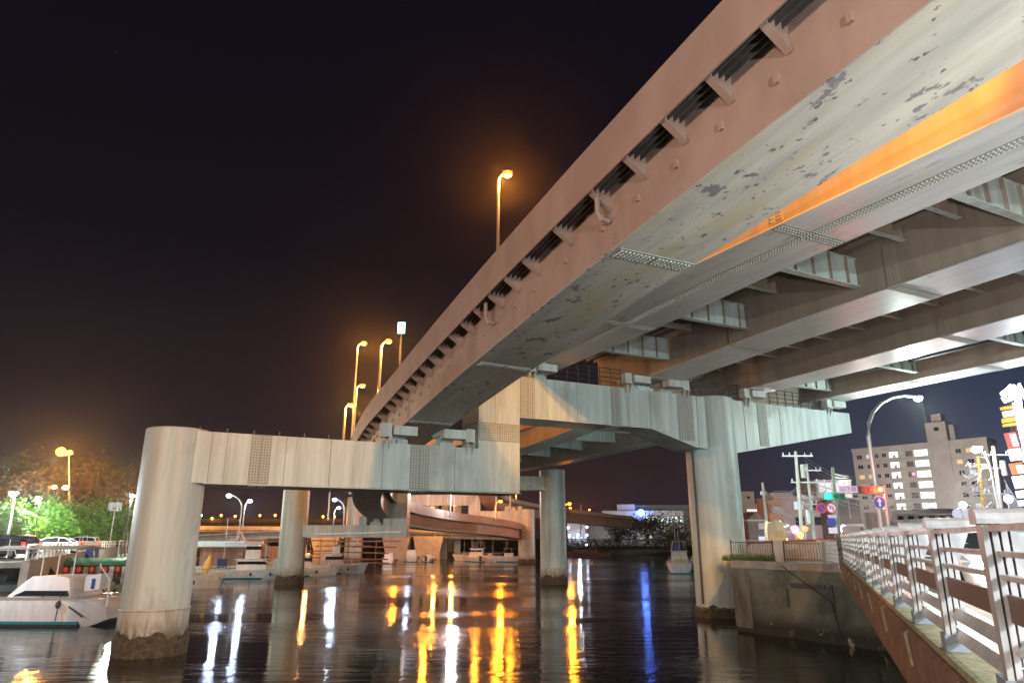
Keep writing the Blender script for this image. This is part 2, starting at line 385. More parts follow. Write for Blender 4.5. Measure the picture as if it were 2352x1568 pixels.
pp.tube([c0 + UZ*.8, c0 + UZ*10.2], .07); pp.build('drain_pipe', M['dark'], p1)

# second and third portal piers down the channel, seen under the first
def far_pier(xl, xr, Y, r, zl, zr, beam, riser, ub, label, zj=1.6, bd=1.1, part_pipe=True):
    t_ = thing('portal_pier', label, 'bridge pier', (xl, Y, 0), 'portal piers of the viaduct')
    column(t_, xl, Y, r, zl, zj); column(t_, xr, Y, r, zr, zj)
    MB().box((beam[0] + beam[1])/2, Y, beam[2], beam[1] - beam[0], 2*bd, beam[3] - beam[2]).build('lower_crossbeam', M['steel'], t_, smooth=False)
    MB().box((riser[0] + riser[1])/2, Y, riser[2], riser[1] - riser[0], 2*bd + .02, riser[3] - riser[2]).build('riser', M['steel'], t_, smooth=False)
    MB().box((ub[0] + ub[1])/2, Y, ub[2], ub[1] - ub[0], 2*bd - .02, ub[3] - ub[2]).build('upper_crossbeam', M['steel'], t_, smooth=False)
    if part_pipe:
        q = MB(); q.bar((beam[0] + 1.5, Y - bd - .12, beam[2] + .3), (beam[1] - .5, Y - bd - .12, beam[2] + .55), .14, .14)
        for i in range(6): q.box(beam[0] + 2 + i*(beam[1]-beam[0]-3)/5, Y - bd - .06, beam[2] + .28, .08, .12, .3)
        q.build('service_pipe', M['galv'], t_, smooth=False)
        MB().tube([(xl + r + .1, Y - .5, .9), (xl + r + .1, Y - .5, beam[2] + .3)], .09).build('drain_pipe', M['rust'], t_)
    for s in ((beam[0]+beam[1])/2 + 2.2,):
        MB().box(s, Y, beam[3], 1.2, 1.5, .35).box(s, Y, beam[3] + .35, .7, 1, .4).build('bearing', M['steel'], t_, smooth=False)
        MB().box(s - 1.3, Y - .9, beam[3], .8, .7, .9).build('stopper_block', M['steel'], t_, smooth=False)
        MB().box(s + 1.3, Y - .9, beam[3], .8, .7, .9).build('stopper_block', M['steel'], t_, smooth=False)
    return t_
p2 = far_pier(-23.9, 4.5, 77.5, 1.42, 11.6, 12.0, (-22.6, -11.45, 4.8, 6.05), (-13.6, -11.4, 4.79, 12.0), (-11.4, 3.9, 9.75, 11.25), 'second pale portal pier down the channel, ramp curling onto its low crossbeam')
p3 = far_pier(-31.2, 2.9, 140, 1.65, 12.6, 10.2, (-6.3, 2.4, 7.1, 9.9), (-8.6, -6.3, 6.7, 13.2), (-30, -8.6, 11.0, 13.0), 'third portal pier farther off, standing beyond the curling ramp', part_pipe=False)
# single column pier beyond
p4 = thing('round_pier', 'slim single round pier farthest down the channel', 'bridge pier', (-17, 200, 0))
MB().lathe(-17, 200, [(1.55, 1.2), (1.55, 9.5), (2.3, 11.0)], 32).build('column', M['steel'], p4)
MB().lathe(-17, 200, [(1.6, -3), (1.6, 1.2)], 32).build('column_jacket', M['jacket'], p4)

for i, (pa, pb, Y, zt, lab) in enumerate(((1022, 1052, 172, 14.5, 'pale twin-legged portal rising behind the curling ramp, left of the third pier riser'), (962, 985, 178, 14.0, 'second twin-legged portal behind the curling ramp, just right of the second pier riser'))):
    a, b_ = at(pa, 1200, Y), at(pb, 1200, Y)
    t_ = thing('upper_portal', lab, 'bridge pier', (a.x, Y, 4.6), 'twin-legged portals behind the ramp')
    for q in (a, b_): MB().box(q.x, Y, -1, 1.5, 1.8, zt + .2).build('leg', M['steel'], t_, smooth=False)
    MB().box((a.x + b_.x)/2, Y, zt - 2.0, abs(b_.x - a.x) + 4.5, 2.0, 2.0).build('crossbeam', M['steel'], t_, smooth=False)
    for q in (-1.4, 1.4): MB().box((a.x + b_.x)/2 + q, Y, zt, .8, 1, .6).build('bearing', M['steel'], t_, smooth=False)
# ------------------------------------------------------------------ the ramp (box girder with bracketed deck and parapet)
def perp(path, i):
    m = len(path); a, b_ = Vector(path[max(i-1, 0)]), Vector(path[min(i+1, m-1)])
    d = (b_ - a); d.z = 0; d.normalize(); return d, Vector((d.y, -d.x, 0))
def resample(path, step):
    P_ = [Vector(p) for p in path]; out = []
    # Catmull-Rom
    for i in range(len(P_) - 1):
        p0 = P_[max(i-1, 0)]; q1 = P_[i]; q2 = P_[i+1]; q3 = P_[min(i+2, len(P_)-1)]
        k = max(1, int((q2 - q1).length/step))
        for j in range(k):
            t = j/k
            out.append(.5*((2*q1) + (q2 - p0)*t + (2*p0 - 5*q1 + 4*q2 - q3)*t*t + (3*q1 - p0 - 3*q2 + q3)*t**3))
    out.append(P_[-1]); return out
def sweep(path, sec, mb=None):
    mb = mb or MB(); rings = []
    for i in range(len(path)):
        d, s = perp(path, i); rings.append([path[i] + s*a + UZ*b_ for a, b_ in sec])
    return mb.loft(rings)
def ribbon(name, label, path, step, hw, H, parts, bracket=True, group=None, cat='elevated road', wall=None, brk_to=9e9, fm='fascia', um='peel', over=.62, ovr=None):
    ovr = over if ovr is None else ovr
    p = resample(path, step)
    t_ = thing(name, label, cat, p[0].copy(), group)
    sweep(p, [(-hw, 0.012), (-hw, H), (hw, H), (hw, 0.012)]).build('box_girder', M[fm], t_)
    sweep(p, [(-hw - .05, -.03), (-hw - .05, .01), (hw + .05, .01), (hw + .05, -.03)]).build('bottom_flange', M[um], t_)
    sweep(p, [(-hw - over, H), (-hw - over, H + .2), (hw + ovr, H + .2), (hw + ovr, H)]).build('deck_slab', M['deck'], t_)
    e0 = -hw - over; e1 = hw + ovr
    sweep(p, [(e0 - .04, H - .28), (e0 - .04, H + .95), (e0 + .12, H + .97), (e0 + .16, H - .02), (e0, H - .28)]).build('parapet', M[fm], t_)
    sweep(p, [(e1 + .04, H - .2), (e1 + .04, H + .95), (e1 - .12, H + .97), (e1 - .16, H - .02), (e1, H - .2)]).build('parapet', M[fm], t_)
    if bracket:
        # longitudinal ribs under the cantilever
        for q in (.16, .30, .44):
            pass
        rb = MB()
        for q in (.14, .30, .46):
            sweep(p, [(-hw - q - .012, H - .20), (-hw - q - .012, H), (-hw - q + .012, H), (-hw - q + .012, H - .20)], rb)
        rb.build('deck_ribs', M['deck'], t_)
        acc = 0; last = 0; n_ = 0
        for i in range(1, len(p)):
            acc += (p[i] - p[i-1]).length
            if acc - last > 1.42 and p[i].y < brk_to and n_ < 92:
                last = acc; n_ += 1; d, s = perp(p, i); o_ = p[i]
                mb = MB()
                mb.poly([(-hw + .0, H), (-hw, H - .62), (-hw - .08, H - .62), (-hw - over + .04, H - .22), (-hw - over + .04, H)], o_, s, UZ, d, .025)
                # flange of the bracket, sloping from parapet foot to web
                a = o_ + s*(-hw - over + .03) + UZ*(H - .24); b_ = o_ + s*(-hw - .02) + UZ*(H - .64)
                mb.bar(a + d*.012, b_ + d*.012, .17, .02)
                mb.build('bracket', M[fm], t_, smooth=False)
        acc = 0; last = 0
        for i in range(1, len(p)):
            acc += (p[i] - p[i-1]).length
            if acc - last > 1.42 and p[i].y < 70:
                last = acc; d, s = perp(p, i)
                MB().fr(p[i] + s*(-hw) + UZ*(H - 1.05) + d*.35, d, UZ, -s, (-.05, .05), (0, .17), (0, .07)).build('wall_lug', M[fm], t_, smooth=False)
    return t_, p
ramp_path = [(16.5, -10, 12.75), (11.6, -1, 12.35), (7.0, 8.5, 11.93), (3.56, 16.1, 11.5), (-.33, 25.3, 10.98), (-4.22, 34.75, 10.32), (-7.9, 44, 9.6), (-11.0, 54, 8.7), (-13.2, 64, 7.7), (-14.3, 75, 6.85), (-14.2, 85, 6.3), (-12.2, 95, 5.9), (-9.2, 105, 5.6), (-5.4, 115, 5.35), (-1.8, 126, 5.0), (.2, 138, 4.7), (.6, 152, 4.5)]
ramp, rp = ribbon('elevated_ramp', 'brown bracketed ramp sweeping overhead from upper right and curling down between the piers', ramp_path, .71, 1.17, 1.72, None, brk_to=96)
for (Lp, Rp, z) in (((2.52, 15.62), (4.61, 16.66), 11.5), ((-1.32, 24.71), (.66, 25.87), 10.98), ((-5.17, 34.0), (-3.1, 35.1), 10.36)):
    a = Vector((*Lp, z - .035)); b_ = Vector((*Rp, z - .035)); d = (b_ - a).normalized(); s = Vector((-d.y, d.x, 0))
    splice(ramp, a, d, s, -UZ, .02, (b_ - a).length - .02, -.28, .28, .12, m='splice')
    splice(ramp, a + UZ*.05 - s*0 , s, UZ, -d, -.24, .24, .05, 1.05, .12, m='fascia', mb_='fascia')
# drain pipes from the deck edge, every third bracket
for i in (17, 28, 39, 50):
    if i < len(rp):
        d, s = perp(rp, i); o_ = rp[i] + s*(-1.17 - .38) + UZ*1.5
        MB().tube([o_, o_ - UZ*.55, o_ - UZ*.7 + s*.1, o_ - UZ*.72 + s*.33], .07, 10).build('drain_pipe', M['fascia'], ramp)
# noise wall standing on the far half of the ramp
nw = [p for p in rp if 37 < p.y < 84]
sweep(nw, [(1.5, 1.9), (1.5, 5.3), (1.58, 5.3), (1.58, 1.9)]).build('noise_wall', mat('noise_wall_paint', (.34, .20, .12), .6, dark=(.28, .16, .09), ns=.5), ramp)

# ------------------------------------------------------------------ main viaduct: four girders, cross frames, slab
mv = thing('main_viaduct', 'wide main viaduct deck on four parallel girders crossing overhead at right', 'elevated road', (5, 25, 14.5))
GZ = 14.5
GL = {
 1: ([(-2.6, 43.5), (-.13, 38.75), (6.63, 23.96), (8.32, 20.98), (9.55, 18.69), (12.16, 14.04), (16.6, 6.5), (21.5, -1.5)],
     [(1.3, 43.5), (3.57, 38.75), (7.37, 30.94), (9.79, 25.22), (11.42, 21.72), (13.0, 18.69), (14.9, 15.0), (19.6, 6.8), (24.5, -1.2)]),
 2: ([(6.1, 47.5), (8.19, 42.96), (12.36, 32.55), (17.59, 21.57), (22.4, 11.8), (28.4, .5)],
     [(9.0, 48.0), (10.76, 43.85), (13.9, 36.17), (19.46, 24.16), (25.0, 12.9), (31.0, 1.6)]),
 3: ([(13.3, 51.5), (15.77, 46.18), (17.92, 41.81), (23.34, 29.55), (30.5, 14.5), (37.5, .5)],
     [(15.6, 51.7), (18.05, 46.5), (20.5, 42.06), (25.4, 31.5), (32.8, 15.5), (39.8, 1.5)]),
 4: ([(20.2, 54.5), (22.74, 49.07), (26.32, 42.06), (29.2, 36.4), (37.5, 19.5), (46.5, 1.5)],
     [(22.2, 55), (24.95, 49.5), (28.45, 42.4), (31.4, 37.0), (39.7, 20), (48.7, 2)])}
def ev(poly, y):
    for a, b_ in zip(poly, poly[1:]):
        if (a[1] - y)*(b_[1] - y) <= 0 and a[1] != b_[1]:
            t = (y - a[1])/(b_[1] - a[1]); return a[0] + t*(b_[0] - a[0])
    return poly[-1][0] if y < poly[-1][1] else poly[0][0]
def res2(poly, n_):
    P_ = [Vector((*p, 0)) for p in poly]; ds = [0]
    for a, b_ in zip(P_, P_[1:]): ds.append(ds[-1] + (b_ - a).length)
    out = []
    for i in range(n_ + 1):
        t = ds[-1]*i/n_; j = max(k for k in range(len(ds)) if ds[k] <= t + 1e-9); j = min(j, len(P_) - 2)
        out.append(P_[j].lerp(P_[j+1], (t - ds[j])/(ds[j+1] - ds[j])))
    return out
WH = 2.35
for g, (l_, r_) in GL.items():
    a = res2(l_, 24); b_ = res2(r_, 24)
    web = MB().loft([[p + UZ*GZ, p + UZ*(GZ + WH), q + UZ*(GZ + WH), q + UZ*GZ] for p, q in ((x + (y - x).normalized()*.06, y - (y - x).normalized()*.06) for x, y in zip(a, b_))])
    gd = web.build('girder', M['web'], mv)
    MB().loft([[p + UZ*(GZ - .05), p + UZ*(GZ - .003), q + UZ*(GZ - .003), q + UZ*(GZ - .05)] for p, q in zip(a, b_)]).build('bottom_flange', M['flange'], gd)
def gpt(g, side, y): return Vector((ev(GL[g][side], y), y, 0))
# bolted joints across the flanges
for g, y in ((1, 20.4), (1, 30.3), (2, 26.0), (2, 34.5), (2, 42.0), (3, 33.0), (3, 44.6), (4, 39.2), (4, 48.6), (1, 38.2)):
    a = gpt(g, 0, y); q = min(range(240), key=lambda i: ((gpt(g, 1, y + i*.02) - a).xy.normalized().dot(Vector((DX, DY))) < 0, abs((gpt(g, 1, y + i*.02) - a).xy.normalized().dot(Vector((-DY, DX))))))
    b_ = gpt(g, 1, y + q*.02); d = (b_ - a).normalized(); s = Vector((-d.y, d.x, 0))
    splice(mv, a + UZ*(GZ - .052), d, s, -UZ, .03, (b_ - a).length - .03, -.26, .26, .13, r=.034)
    splice(mv, a + UZ*(GZ) + d*.055, s, UZ, -d, -.28, .28, .06, WH - .5, .13, r=.034, m='web', mb_='web')
# longitudinal joint under the first girder
cen = [(gpt(1, 0, y) .lerp(gpt(1, 1, y + 1.1), .5)) for y in [38 - i*1.0 for i in range(34)]]
lj = sweep([c + UZ*(GZ - .052) for c in cen], [(-.2, -.02), (-.2, 0), (.2, 0), (.2, -.02)])
bb = MB()
for a, b_ in zip(cen, cen[1:]):
    d = (b_ - a); ln = d.length; d.normalize(); bolts(bb, a + UZ*(GZ - .072), d, Vector((-d.y, d.x, 0)), -UZ, 0, ln, -.19, .19, .13, .036)
merged(lj, bb, 'splice_plate', 'splice', 'bolt', mv)
# slab
sl = MB(); ys = [50 - i*3.4 for i in range(16)]
ring = []
for y in ys:
    a = gpt(1, 0, min(y, 43)) ; b_ = gpt(4, 1, min(y + 8, 55))
    d = (b_ - a).normalized(); a = a - d*1.3; b_ = b_ + d*1.6
    ring.append([a + UZ*(GZ + WH - .02), a + UZ*(GZ + WH + .25), b_ + UZ*(GZ + WH + .25), b_ + UZ*(GZ + WH - .02)])
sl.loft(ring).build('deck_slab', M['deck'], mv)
for sgn, nm in ((0, 0), (3, 1)):
    pr_ = MB(); rr = []
    for q in ring:
        p = q[0] if sgn == 0 else q[3]; u = (q[3] - q[0]).normalized()*(-1 if sgn == 0 else 1)
        p = p + UZ*(-.25)
        rr.append([p, p + UZ*1.45, p + UZ*1.45 + u*.14, p + u*.14])
    pr_.loft(rr).build('parapet', M['fascia'], mv)
# cross frames: deep diaphragms with stiffeners, slim floor beams between
def cross(g1_, g2_, yL, depth, ztop, deep):
    a = gpt(g1_, 1, yL); best = min((abs((gpt(g2_, 0, yL + i*.05) - a).xy.normalized().dot(Vector((-DY, DX)))), i) for i in range(120))[1]
    b_ = gpt(g2_, 0, yL + best*.05); d = (b_ - a); ln = d.length; d.normalize(); s = Vector((d.y, -d.x, 0))
    mb = MB(); zb = ztop - depth
    mb.fr(a + UZ*0, d, s, UZ, (.0, ln), (-.012, .012), (zb, ztop))
    fm_ = MB(); q = fm_; q.fr(a, d, s, UZ, (.0, ln), (-.16 if deep else -.11, .16 if deep else .11), (zb - .03, zb + .0)); 
    if deep: q.fr(a, d, s, UZ, (0, ln), (-.12, .12), (ztop + .0, ztop + .03))
    q = MB()
    if deep:
        k = .6
        while k < ln - .3: q.fr(a, d, s, UZ, (k - .015, k + .015), (.013, .15), (zb, ztop)); k += 1.05
    else:
        k = .25
        while k < ln - .2: q.poly([(k, zb + .3), (k + .14, zb + .3), (k + .07, zb + .1)], a + s*.013, d, UZ, s, .03); k += .5
    o_ = merged(mb, q, 'cross_frame' if deep else 'floor_beam', 'steel' if deep else 'web', 'web', mv)
    fm_.build('beam_flange', M['steel'], o_, smooth=False)
y = 38.6; k = 0
while y > 2:
    deep = (k % 3 == 0)
    cross(1, 2, y - 1.4, 1.25 if deep else .62, GZ + 1.72 if deep else GZ + WH - .05, deep)
    y -= 2.03 if k % 3 else 2.08; k += 1
y = 43.0; k = 0
while y > 3:
    cross(2, 3, y - .5, .70, GZ + WH - .12, False); y -= 2.03
for y in (46, 40.3, 34.2, 28.1, 22, 16):
    cross(3, 4, y, 1.1, GZ + 1.5, True)
pp = MB()
pp.tube([gpt(4, 0, y) + Vector((-.55, -.25, GZ + 1.15)) for y in (48, 44, 40, 36, 32, 28, 24, 20, 15)], .16, 12)
pp.build('service_pipe', M['dark'], mv)
ribm = MB()
for g1_, g2_, n_ in ((1, 2, 9), (2, 3, 8), (3, 4, 8)):
    for i in range(1, n_):
        pts = []
        for y in (44, 36, 28, 20, 12, 4):
            a = gpt(g1_, 1, y); b_ = gpt(g2_, 0, y + 3.0); pts.append(a.lerp(b_, i/n_) + UZ*(GZ + WH - .22))
        for p, q in zip(pts, pts[1:]): ribm.bar(p, q, .05, .2)
ribm.build('deck_ribs', M['web'], mv, smooth=False)

# span beyond the first pier, curving left
def box_span(name, label, path, hw, H, mweb, mfl, dk=None, group=None, par=None):
    p = resample(path, 2.0)
    t_ = thing(name, label, 'elevated road', p[0].copy(), group)
    sweep(p, [(-hw, 0), (-hw, H), (hw, H), (hw, 0)]).build('girder', M[mweb], t_)
    sweep(p, [(-hw - .08, -.05), (-hw - .08, -.005), (hw + .08, -.005), (hw + .08, -.05)]).build('bottom_flange', M[mfl], t_)
    if dk:
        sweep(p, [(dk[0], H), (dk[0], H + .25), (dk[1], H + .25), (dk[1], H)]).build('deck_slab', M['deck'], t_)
        sweep(p, [(dk[0] - .1, H - .1), (dk[0] - .1, H + 1.2), (dk[0], H + 1.2), (dk[0], H - .1)]).build('parapet', M['fascia'], t_)
        sweep(p, [(dk[1], H - .1), (dk[1], H + 1.2), (dk[1] + .1, H + 1.2), (dk[1] + .1, H - .1)]).build('parapet', M['fascia'], t_)
    return t_, p
fo, fop = box_span('viaduct_span', 'viaduct span running on beyond the near pier, underside crossed by frames', [(22.5, 52.5, 14.3), (17.6, 60, 13.85), (11.0, 68.8, 13.15), (3.2, 77.5, 12.4), (-6, 87, 12.0), (-17, 100, 11.9), (-26, 116, 12.0), (-30, 140, 12.9), (-28, 170, 13)], .85, 2.0, 'web', 'flange', dk=(-9.5, 1.6))
inner = resample([(11.5, 49, 14.3), (7.4, 57, 13.9), (3.2, 65, 13.3), (-2.5, 73, 12.5), (-9, 82, 12.0), (-19, 94, 11.9), (-28, 110, 11.95)], 2.0)
sweep(inner, [(-1.1, 0), (-1.1, 2.0), (1.1, 2.0), (1.1, 0)]).build('girder', M['web'], fo)
sweep(inner, [(-1.2, -.05), (-1.2, -.005), (1.2, -.005), (1.2, -.05)]).build('bottom_flange', M['flange'], fo)
for i in range(3, 17, 2):
    a = fop[i] + Vector((-.7, -.5, 0)); b_ = min(inner, key=lambda q: (q - a).length); d = b_ - a
    if d.length < 3: continue
    d.z = 0; ln = d.length; d.normalize(); s = Vector((d.y, -d.x, 0))
    cf = MB().fr(Vector((a.x, a.y, a.z)), d, s, UZ, (0, ln), (-.02, .02), (.7, 1.8)).build('cross_frame', M['steel'], fo, smooth=False)
    MB().fr(Vector((a.x, a.y, a.z)), d, s, UZ, (0, ln), (-.16, .16), (.66, .70)).build('beam_flange', M['steel'], cf, smooth=False)

# more distant roads
def road_ribbon(name, label, path, hw, H, par, mf, mu, mp_, step=4, group=None):
    p = resample(path, step)
    t_ = thing(name, label, 'elevated road', p[0].copy(), group)
    sweep(p, [(-hw*.6, 0), (-hw*.6, H), (hw*.6, H), (hw*.6, 0)]).build('girder', M[mf], t_)
    sweep(p, [(-hw, H), (-hw, H + .3), (hw, H + .3), (hw, H)]).build('deck_slab', M[mu], t_)
    for s in (-1, 1):
        sweep(p, [(s*hw, H - .1), (s*hw, H + par), (s*(hw - .2), H + par), (s*(hw - .2), H - .1)]).build('parapet', M[mp_], t_)
    return t_, p
r2, _ = road_ribbon('curving_ramp', 'grey ramp dropping from the far viaduct toward the right bank', [(-5.6, 131, 13.6), (-4.6, 138, 11.2), (-2.5, 146, 10.0), (3, 155, 9.2), (13, 166, 8.3), (24, 176, 7.5), (29.5, 181, 7.2)], 2.2, 1.8, 1.1, 'web', 'deck', 'pale')
r4, _ = road_ribbon('low_bridge', 'low concrete bridge with orange-lit parapet crossing the channel at the far left', [(-150, 150, 5.1), (-110, 158, 5.2), (-70, 163, 5.3), (-30, 166, 4.9), (-12, 168, 4.6), (1.5, 169, 4.3)], 5, 1.0, 1.1, 'pale', 'deck', 'pale')
r5, _ = road_ribbon('left_bank_ramp', 'pale concrete ramp rising rightward below the orange-lit bridge', [(-85, 128, 2.4), (-62, 130, 3.6), (-45, 132, 4.6), (-30, 134, 5.0)], 2.5, .9, .5, 'pale', 'deck', 'pale')
rail_far, _ = road_ribbon('far_expressway', 'far expressway on the skyline beyond the white street lamps, lit by sodium lamps', [(-210, 262, 8.0), (-140, 268, 8.4), (-80, 270, 8.4), (-20, 275, 8.4), (40, 280, 8)], 6, 1.6, 1.8, 'web', 'deck', 'web')
# angular concrete piers of the low bridge
for i, (px, wt, wb) in enumerate(((750, 65, 42), (912, 62, 44), (985, 66, 50), (580, 60, 40))):
    c = at(px, 1262, 164)
    t_ = thing('trestle_pier', ('funnel-shaped concrete pier between the second and third portal columns', 'funnel-shaped concrete pier just below the middle of the second crossbeam', 'funnel-shaped concrete pier right of the middle one, near the moored white boats', 'funnel-shaped concrete pier behind the fishing boats at left')[i], 'bridge pier', (c.x, 164, 0), 'funnel piers of the low bridge')
    w1, w2 = wt*.105*.5, wb*.105*.5
    MB().poly([(-w2, 1.2), (w2, 1.2), (w1, 5.2), (-w1, 5.2)], (c.x, 162, 0), (1, 0, 0), UZ, (0, 1, 0), 5).build('pier_head', M['pale'], t_, smooth=False)
    MB().box(c.x, 164.5, -2, w2*2 + .4, 6, 3.2).build('footing', M['pale'], t_, smooth=False)

# ------------------------------------------------------------------ street lamps
# on the road bridge and the bank (seen and just outside the frame)
street_lamp((20.9, 40, 3.45), (26.3, 43.5, 13.35), 'tall curved street lamp arching right, its white head just under the rightmost girder', COOL, 2100, 8, .13, .26, .30, 'galv', rad=.25)
street_lamp((34.5, 17, 3.6), (31.0, 16, 13.0), 'street lamp over the road bridge out of the frame at right', COOL, 5200, 40, .11, .2, .3)
street_lamp((22, -14, 3.6), (18, -12.5, 12.6), 'street lamp over the road bridge behind the viewer', COOL, 19000, 40, .11, .2, .3)
street_lamp((15.5, 8.5, 3.6), (14.2, 9, 7.4), 'lamp added out of the frame over the road bridge to light the undersides', (1, .96, .9), 4600, 40, .08, .2, .3)  # added in place of light bounced up from road and water
street_lamp((-26, -26, 3), (-24, -24, 13), 'street lamp on the near left bank behind the viewer', COOL, 24000, 40, .11, .2, .3)
street_lamp((7.5, -5, 3.6), (5.5, -4.5, 8.4), 'low lamp added behind the viewer to light the ramp underside and railing', (.94, .97, 1), 6800, 40, .08, .2, .3)  # added low down so the ramp soffit and railing brighten
street_lamp((-40, -18, 3), (-38, -16, 14), 'sodium lamp on the near left bank behind the viewer', (1, .44, .25), 38000, 40, .11, .2, .3)
# sodium lamps on the decks
street_lamp((10.9, -1.2, 14.9), (9.5, -1, 19.7), 'sodium lamp on the near end of the ramp above the frame', ORANGE, 0, 60, .11, .2, .3)
ld_ = bpy.data.lights.new('lamp_light', 'SPOT'); ld_.color = (1, .37, .05); ld_.energy = 37000; ld_.spot_size = R(88); ld_.spot_blend = .45; ld_.shadow_soft_size = .2
lo_ = bpy.data.objects.new('lamp_light', ld_); C.objects.link(lo_); lo_.location = (9.5, -1, 19.45); lo_.rotation_euler = (Vector((4, 38, 14)) - Vector((9.5, -1, 19.45))).to_track_quat('-Z', 'Y').to_euler()
street_lamp((9.9, 3.2, 14.6), (10.3, 4, 18.9), 'second sodium lamp added above the frame to brighten the orange girder web', ORANGE, 0, 60, .11, .2, .3)  # added lamp; its narrow spot brightens the girder web
l2_ = bpy.data.lights.new('lamp_light', 'SPOT'); l2_.color = (1, .42, .04); l2_.energy = 36000; l2_.spot_size = R(34); l2_.spot_blend = .5; l2_.shadow_soft_size = .15
lo2 = bpy.data.objects.new('lamp_light', l2_); C.objects.link(lo2); lo2.location = (10.3, 4, 18.6); lo2.rotation_euler = (Vector((8.9, 21.5, 15.3)) - Vector((10.3, 4, 18.6))).to_track_quat('-Z', 'Y').to_euler()
G5 = 'sodium lamps along the viaduct decks'
street_lamp((-.9, 40, 16.8), (-.3, 40, 27.6), 'tallest sodium lamp, standing alone on the skyline of the main viaduct', (1, .29, .03), 9000, 2.3, .11, .34, .06, 'galv', G5)
street_lamp((-15.2, 76.5, 13.4), (-14.3, 76, 26.6), 'sodium lamp on the skyline beside the white deck sign', ORANGE, 5000, 2.3, .17, .42, .05, 'galv', G5)
street_lamp((-20.2, 86, 13), (-19.4, 86, 29.2), 'slender tall sodium lamp at left end of the skyline group, rising above the lower two', ORANGE, 5000, 2.3, .13, .42, .04, 'galv', G5)
street_lamp((-18.6, 80, 12), (-17.9, 80, 22.2), 'low sodium lamp directly below the slender tall one', ORANGE, 3500, 2.3, .14, .34, .05, 'galv', G5)
street_lamp((-14.7, 59.5, 10.3), (-14.15, 59.5, 15.95), 'leftmost and lowest sodium lamp, by the foot of the ramp parapet', ORANGE, 3500, 2.3, .11, .26, .06, 'galv', G5)
sg = thing('deck_sign', 'back-lit white sign panel with green rim on a post above the ramp parapet', 'sign', at(922, 822, 70))
c = at(922, 754, 70)
MB().box(c.x, 70, c.z - .55, .75, .12, 1.2).build('sign_panel', emat('sign_face', (.75, 1, .97), 5), sg)
MB().box(c.x, 70.03, c.z - .61, .85, .1, 1.32).build('sign_rim', emat('sign_rim', (.0, .35, .25), 1.2), sg)
MB().cyl(c.x, 70.1, 14.5, c.z - .5, .09, 10).build('post', M['galv'], sg)

# ------------------------------------------------------------------ road bridge at the right with its aluminium railing
M['rustconc'] = mat('brown_fascia', (.23, .12, .075), .85, dark=(.12, .065, .045), ns=2.5, lo=.35, hi=.65, bump=.5, bs=14)
M['alu'] = mat('railing_aluminium', (.62, .62, .64), .34, .35, dark=(.46, .46, .48), vscale=(1, 1, .2), ns=8)
M['kerb'] = mat('mossy_kerb', (.34, .31, .19), .9, dark=(.19, .19, .11), ns=7, lo=.35, hi=.6, bump=.6, bs=18)
M['brownpanel'] = mat('brown_rail_panel', (.13, .075, .065), .45)
RD = Vector((.395, .919, 0)).normalized(); RN = Vector((-RD.y, RD.x, 0))    # along the rail; outward, over the water
RO = Vector((1.0, 0, 3.75))
def RP(y, out=0, z=0): return RO + RD*(y/RD.y) + RN*out + UZ*z
def rstrip(name, sec, m, y0=-9, y1=31.6, n=20, kind='structure', parent=None):
    o = MB().loft([[RP(y0 + (y1-y0)*i/n, a, b_) for a, b_ in sec] for i in range(n + 1)]).build(name, M[m], parent)
    if kind and parent is None: o['kind'] = kind
    return o
rstrip('bridge_deck', [(-.34, -.9), (-.34, -.15), (-2.9, -.16), (-2.9, -.9)], 'pale')
rstrip('road', [(-2.95, -.9), (-2.95, -.30), (-17, -.28), (-17, -.9)], 'asphalt')
rstrip('kerb', [(.06, -.06), (.06, 0), (-.33, .0), (-.33, -.3), (0, -.3)], 'kerb')
bf = thing('bridge_fascia', 'rusty brown concrete edge beam of the road bridge under the metal railing', 'edge beam', RP(0))
y = -9
while y < 31:
    y2 = min(y + 2.85, 31.4)
    MB().loft([[RP(q, a, b_) for a, b_ in ((.08, -.062), (.13, -.10), (.10, -.44), (-.1, -.46), (-.1, -.062))] for q in (y + .02, y2 - .02)]).build('edge_panel', M['rustconc'], bf)
    MB().loft([[RP(q, a, b_) for a, b_ in ((.11, -.07), (.16, -.10), (.13, -.43), (.02, -.43))] for q in (y - .022, y + .018)]).build('joint_cover', M['kerb'], bf)
    y = y2 if y2 < 31.3 else 99
rstrip('girder', [(.0, -.461), (.02, -.85), (-.12, -1.25), (-1.0, -1.35), (-1.2, -.461)], 'rustconc', parent=bf, kind=None)
# pedestrian railing
rg = thing('bridge_railing', 'silver metal railing with flared posts along the road bridge at the right edge', 'railing', RP(0))
def railpost():
    mb = MB()
    for k in range(4):
        z0 = .0 + .10*k; o_ = -.046*k
        mb.loft([[Vector((RN.x, RN.y, 0))*(o_ + a) + RD*b_ + UZ*z for a, b_ in ((.016, -w_), (.016, w_), (-.016, w_), (-.016, -w_))] for z, w_ in ((z0, .03), (z0 + .25, .06), (.985, .085))])
    mb.poly([(-.0, 0), (-.03, 0), (-.12, .42), (-.17, .7), (-.27, .93), (-.28, .985), (.0, .985)], RD*.0, RN, UZ, RD, .03)
    return mb
def capmb():
    pr_ = [(-.105, .0), (-.115, .03), (-.10, .06), (-.06, .08), (.0, .09), (.08, .085), (.11, .065), (.11, 0)]
    return MB().poly(pr_, RN*.04 + UZ*.985, RD, UZ, -RN, .34)
pm = None; posts = [-1.6 + i*1.93 for i in range(17)]
posts = [4.27 + (i - 3)*1.93 for i in range(17) if 4.27 + (i - 3)*1.93 < 31]
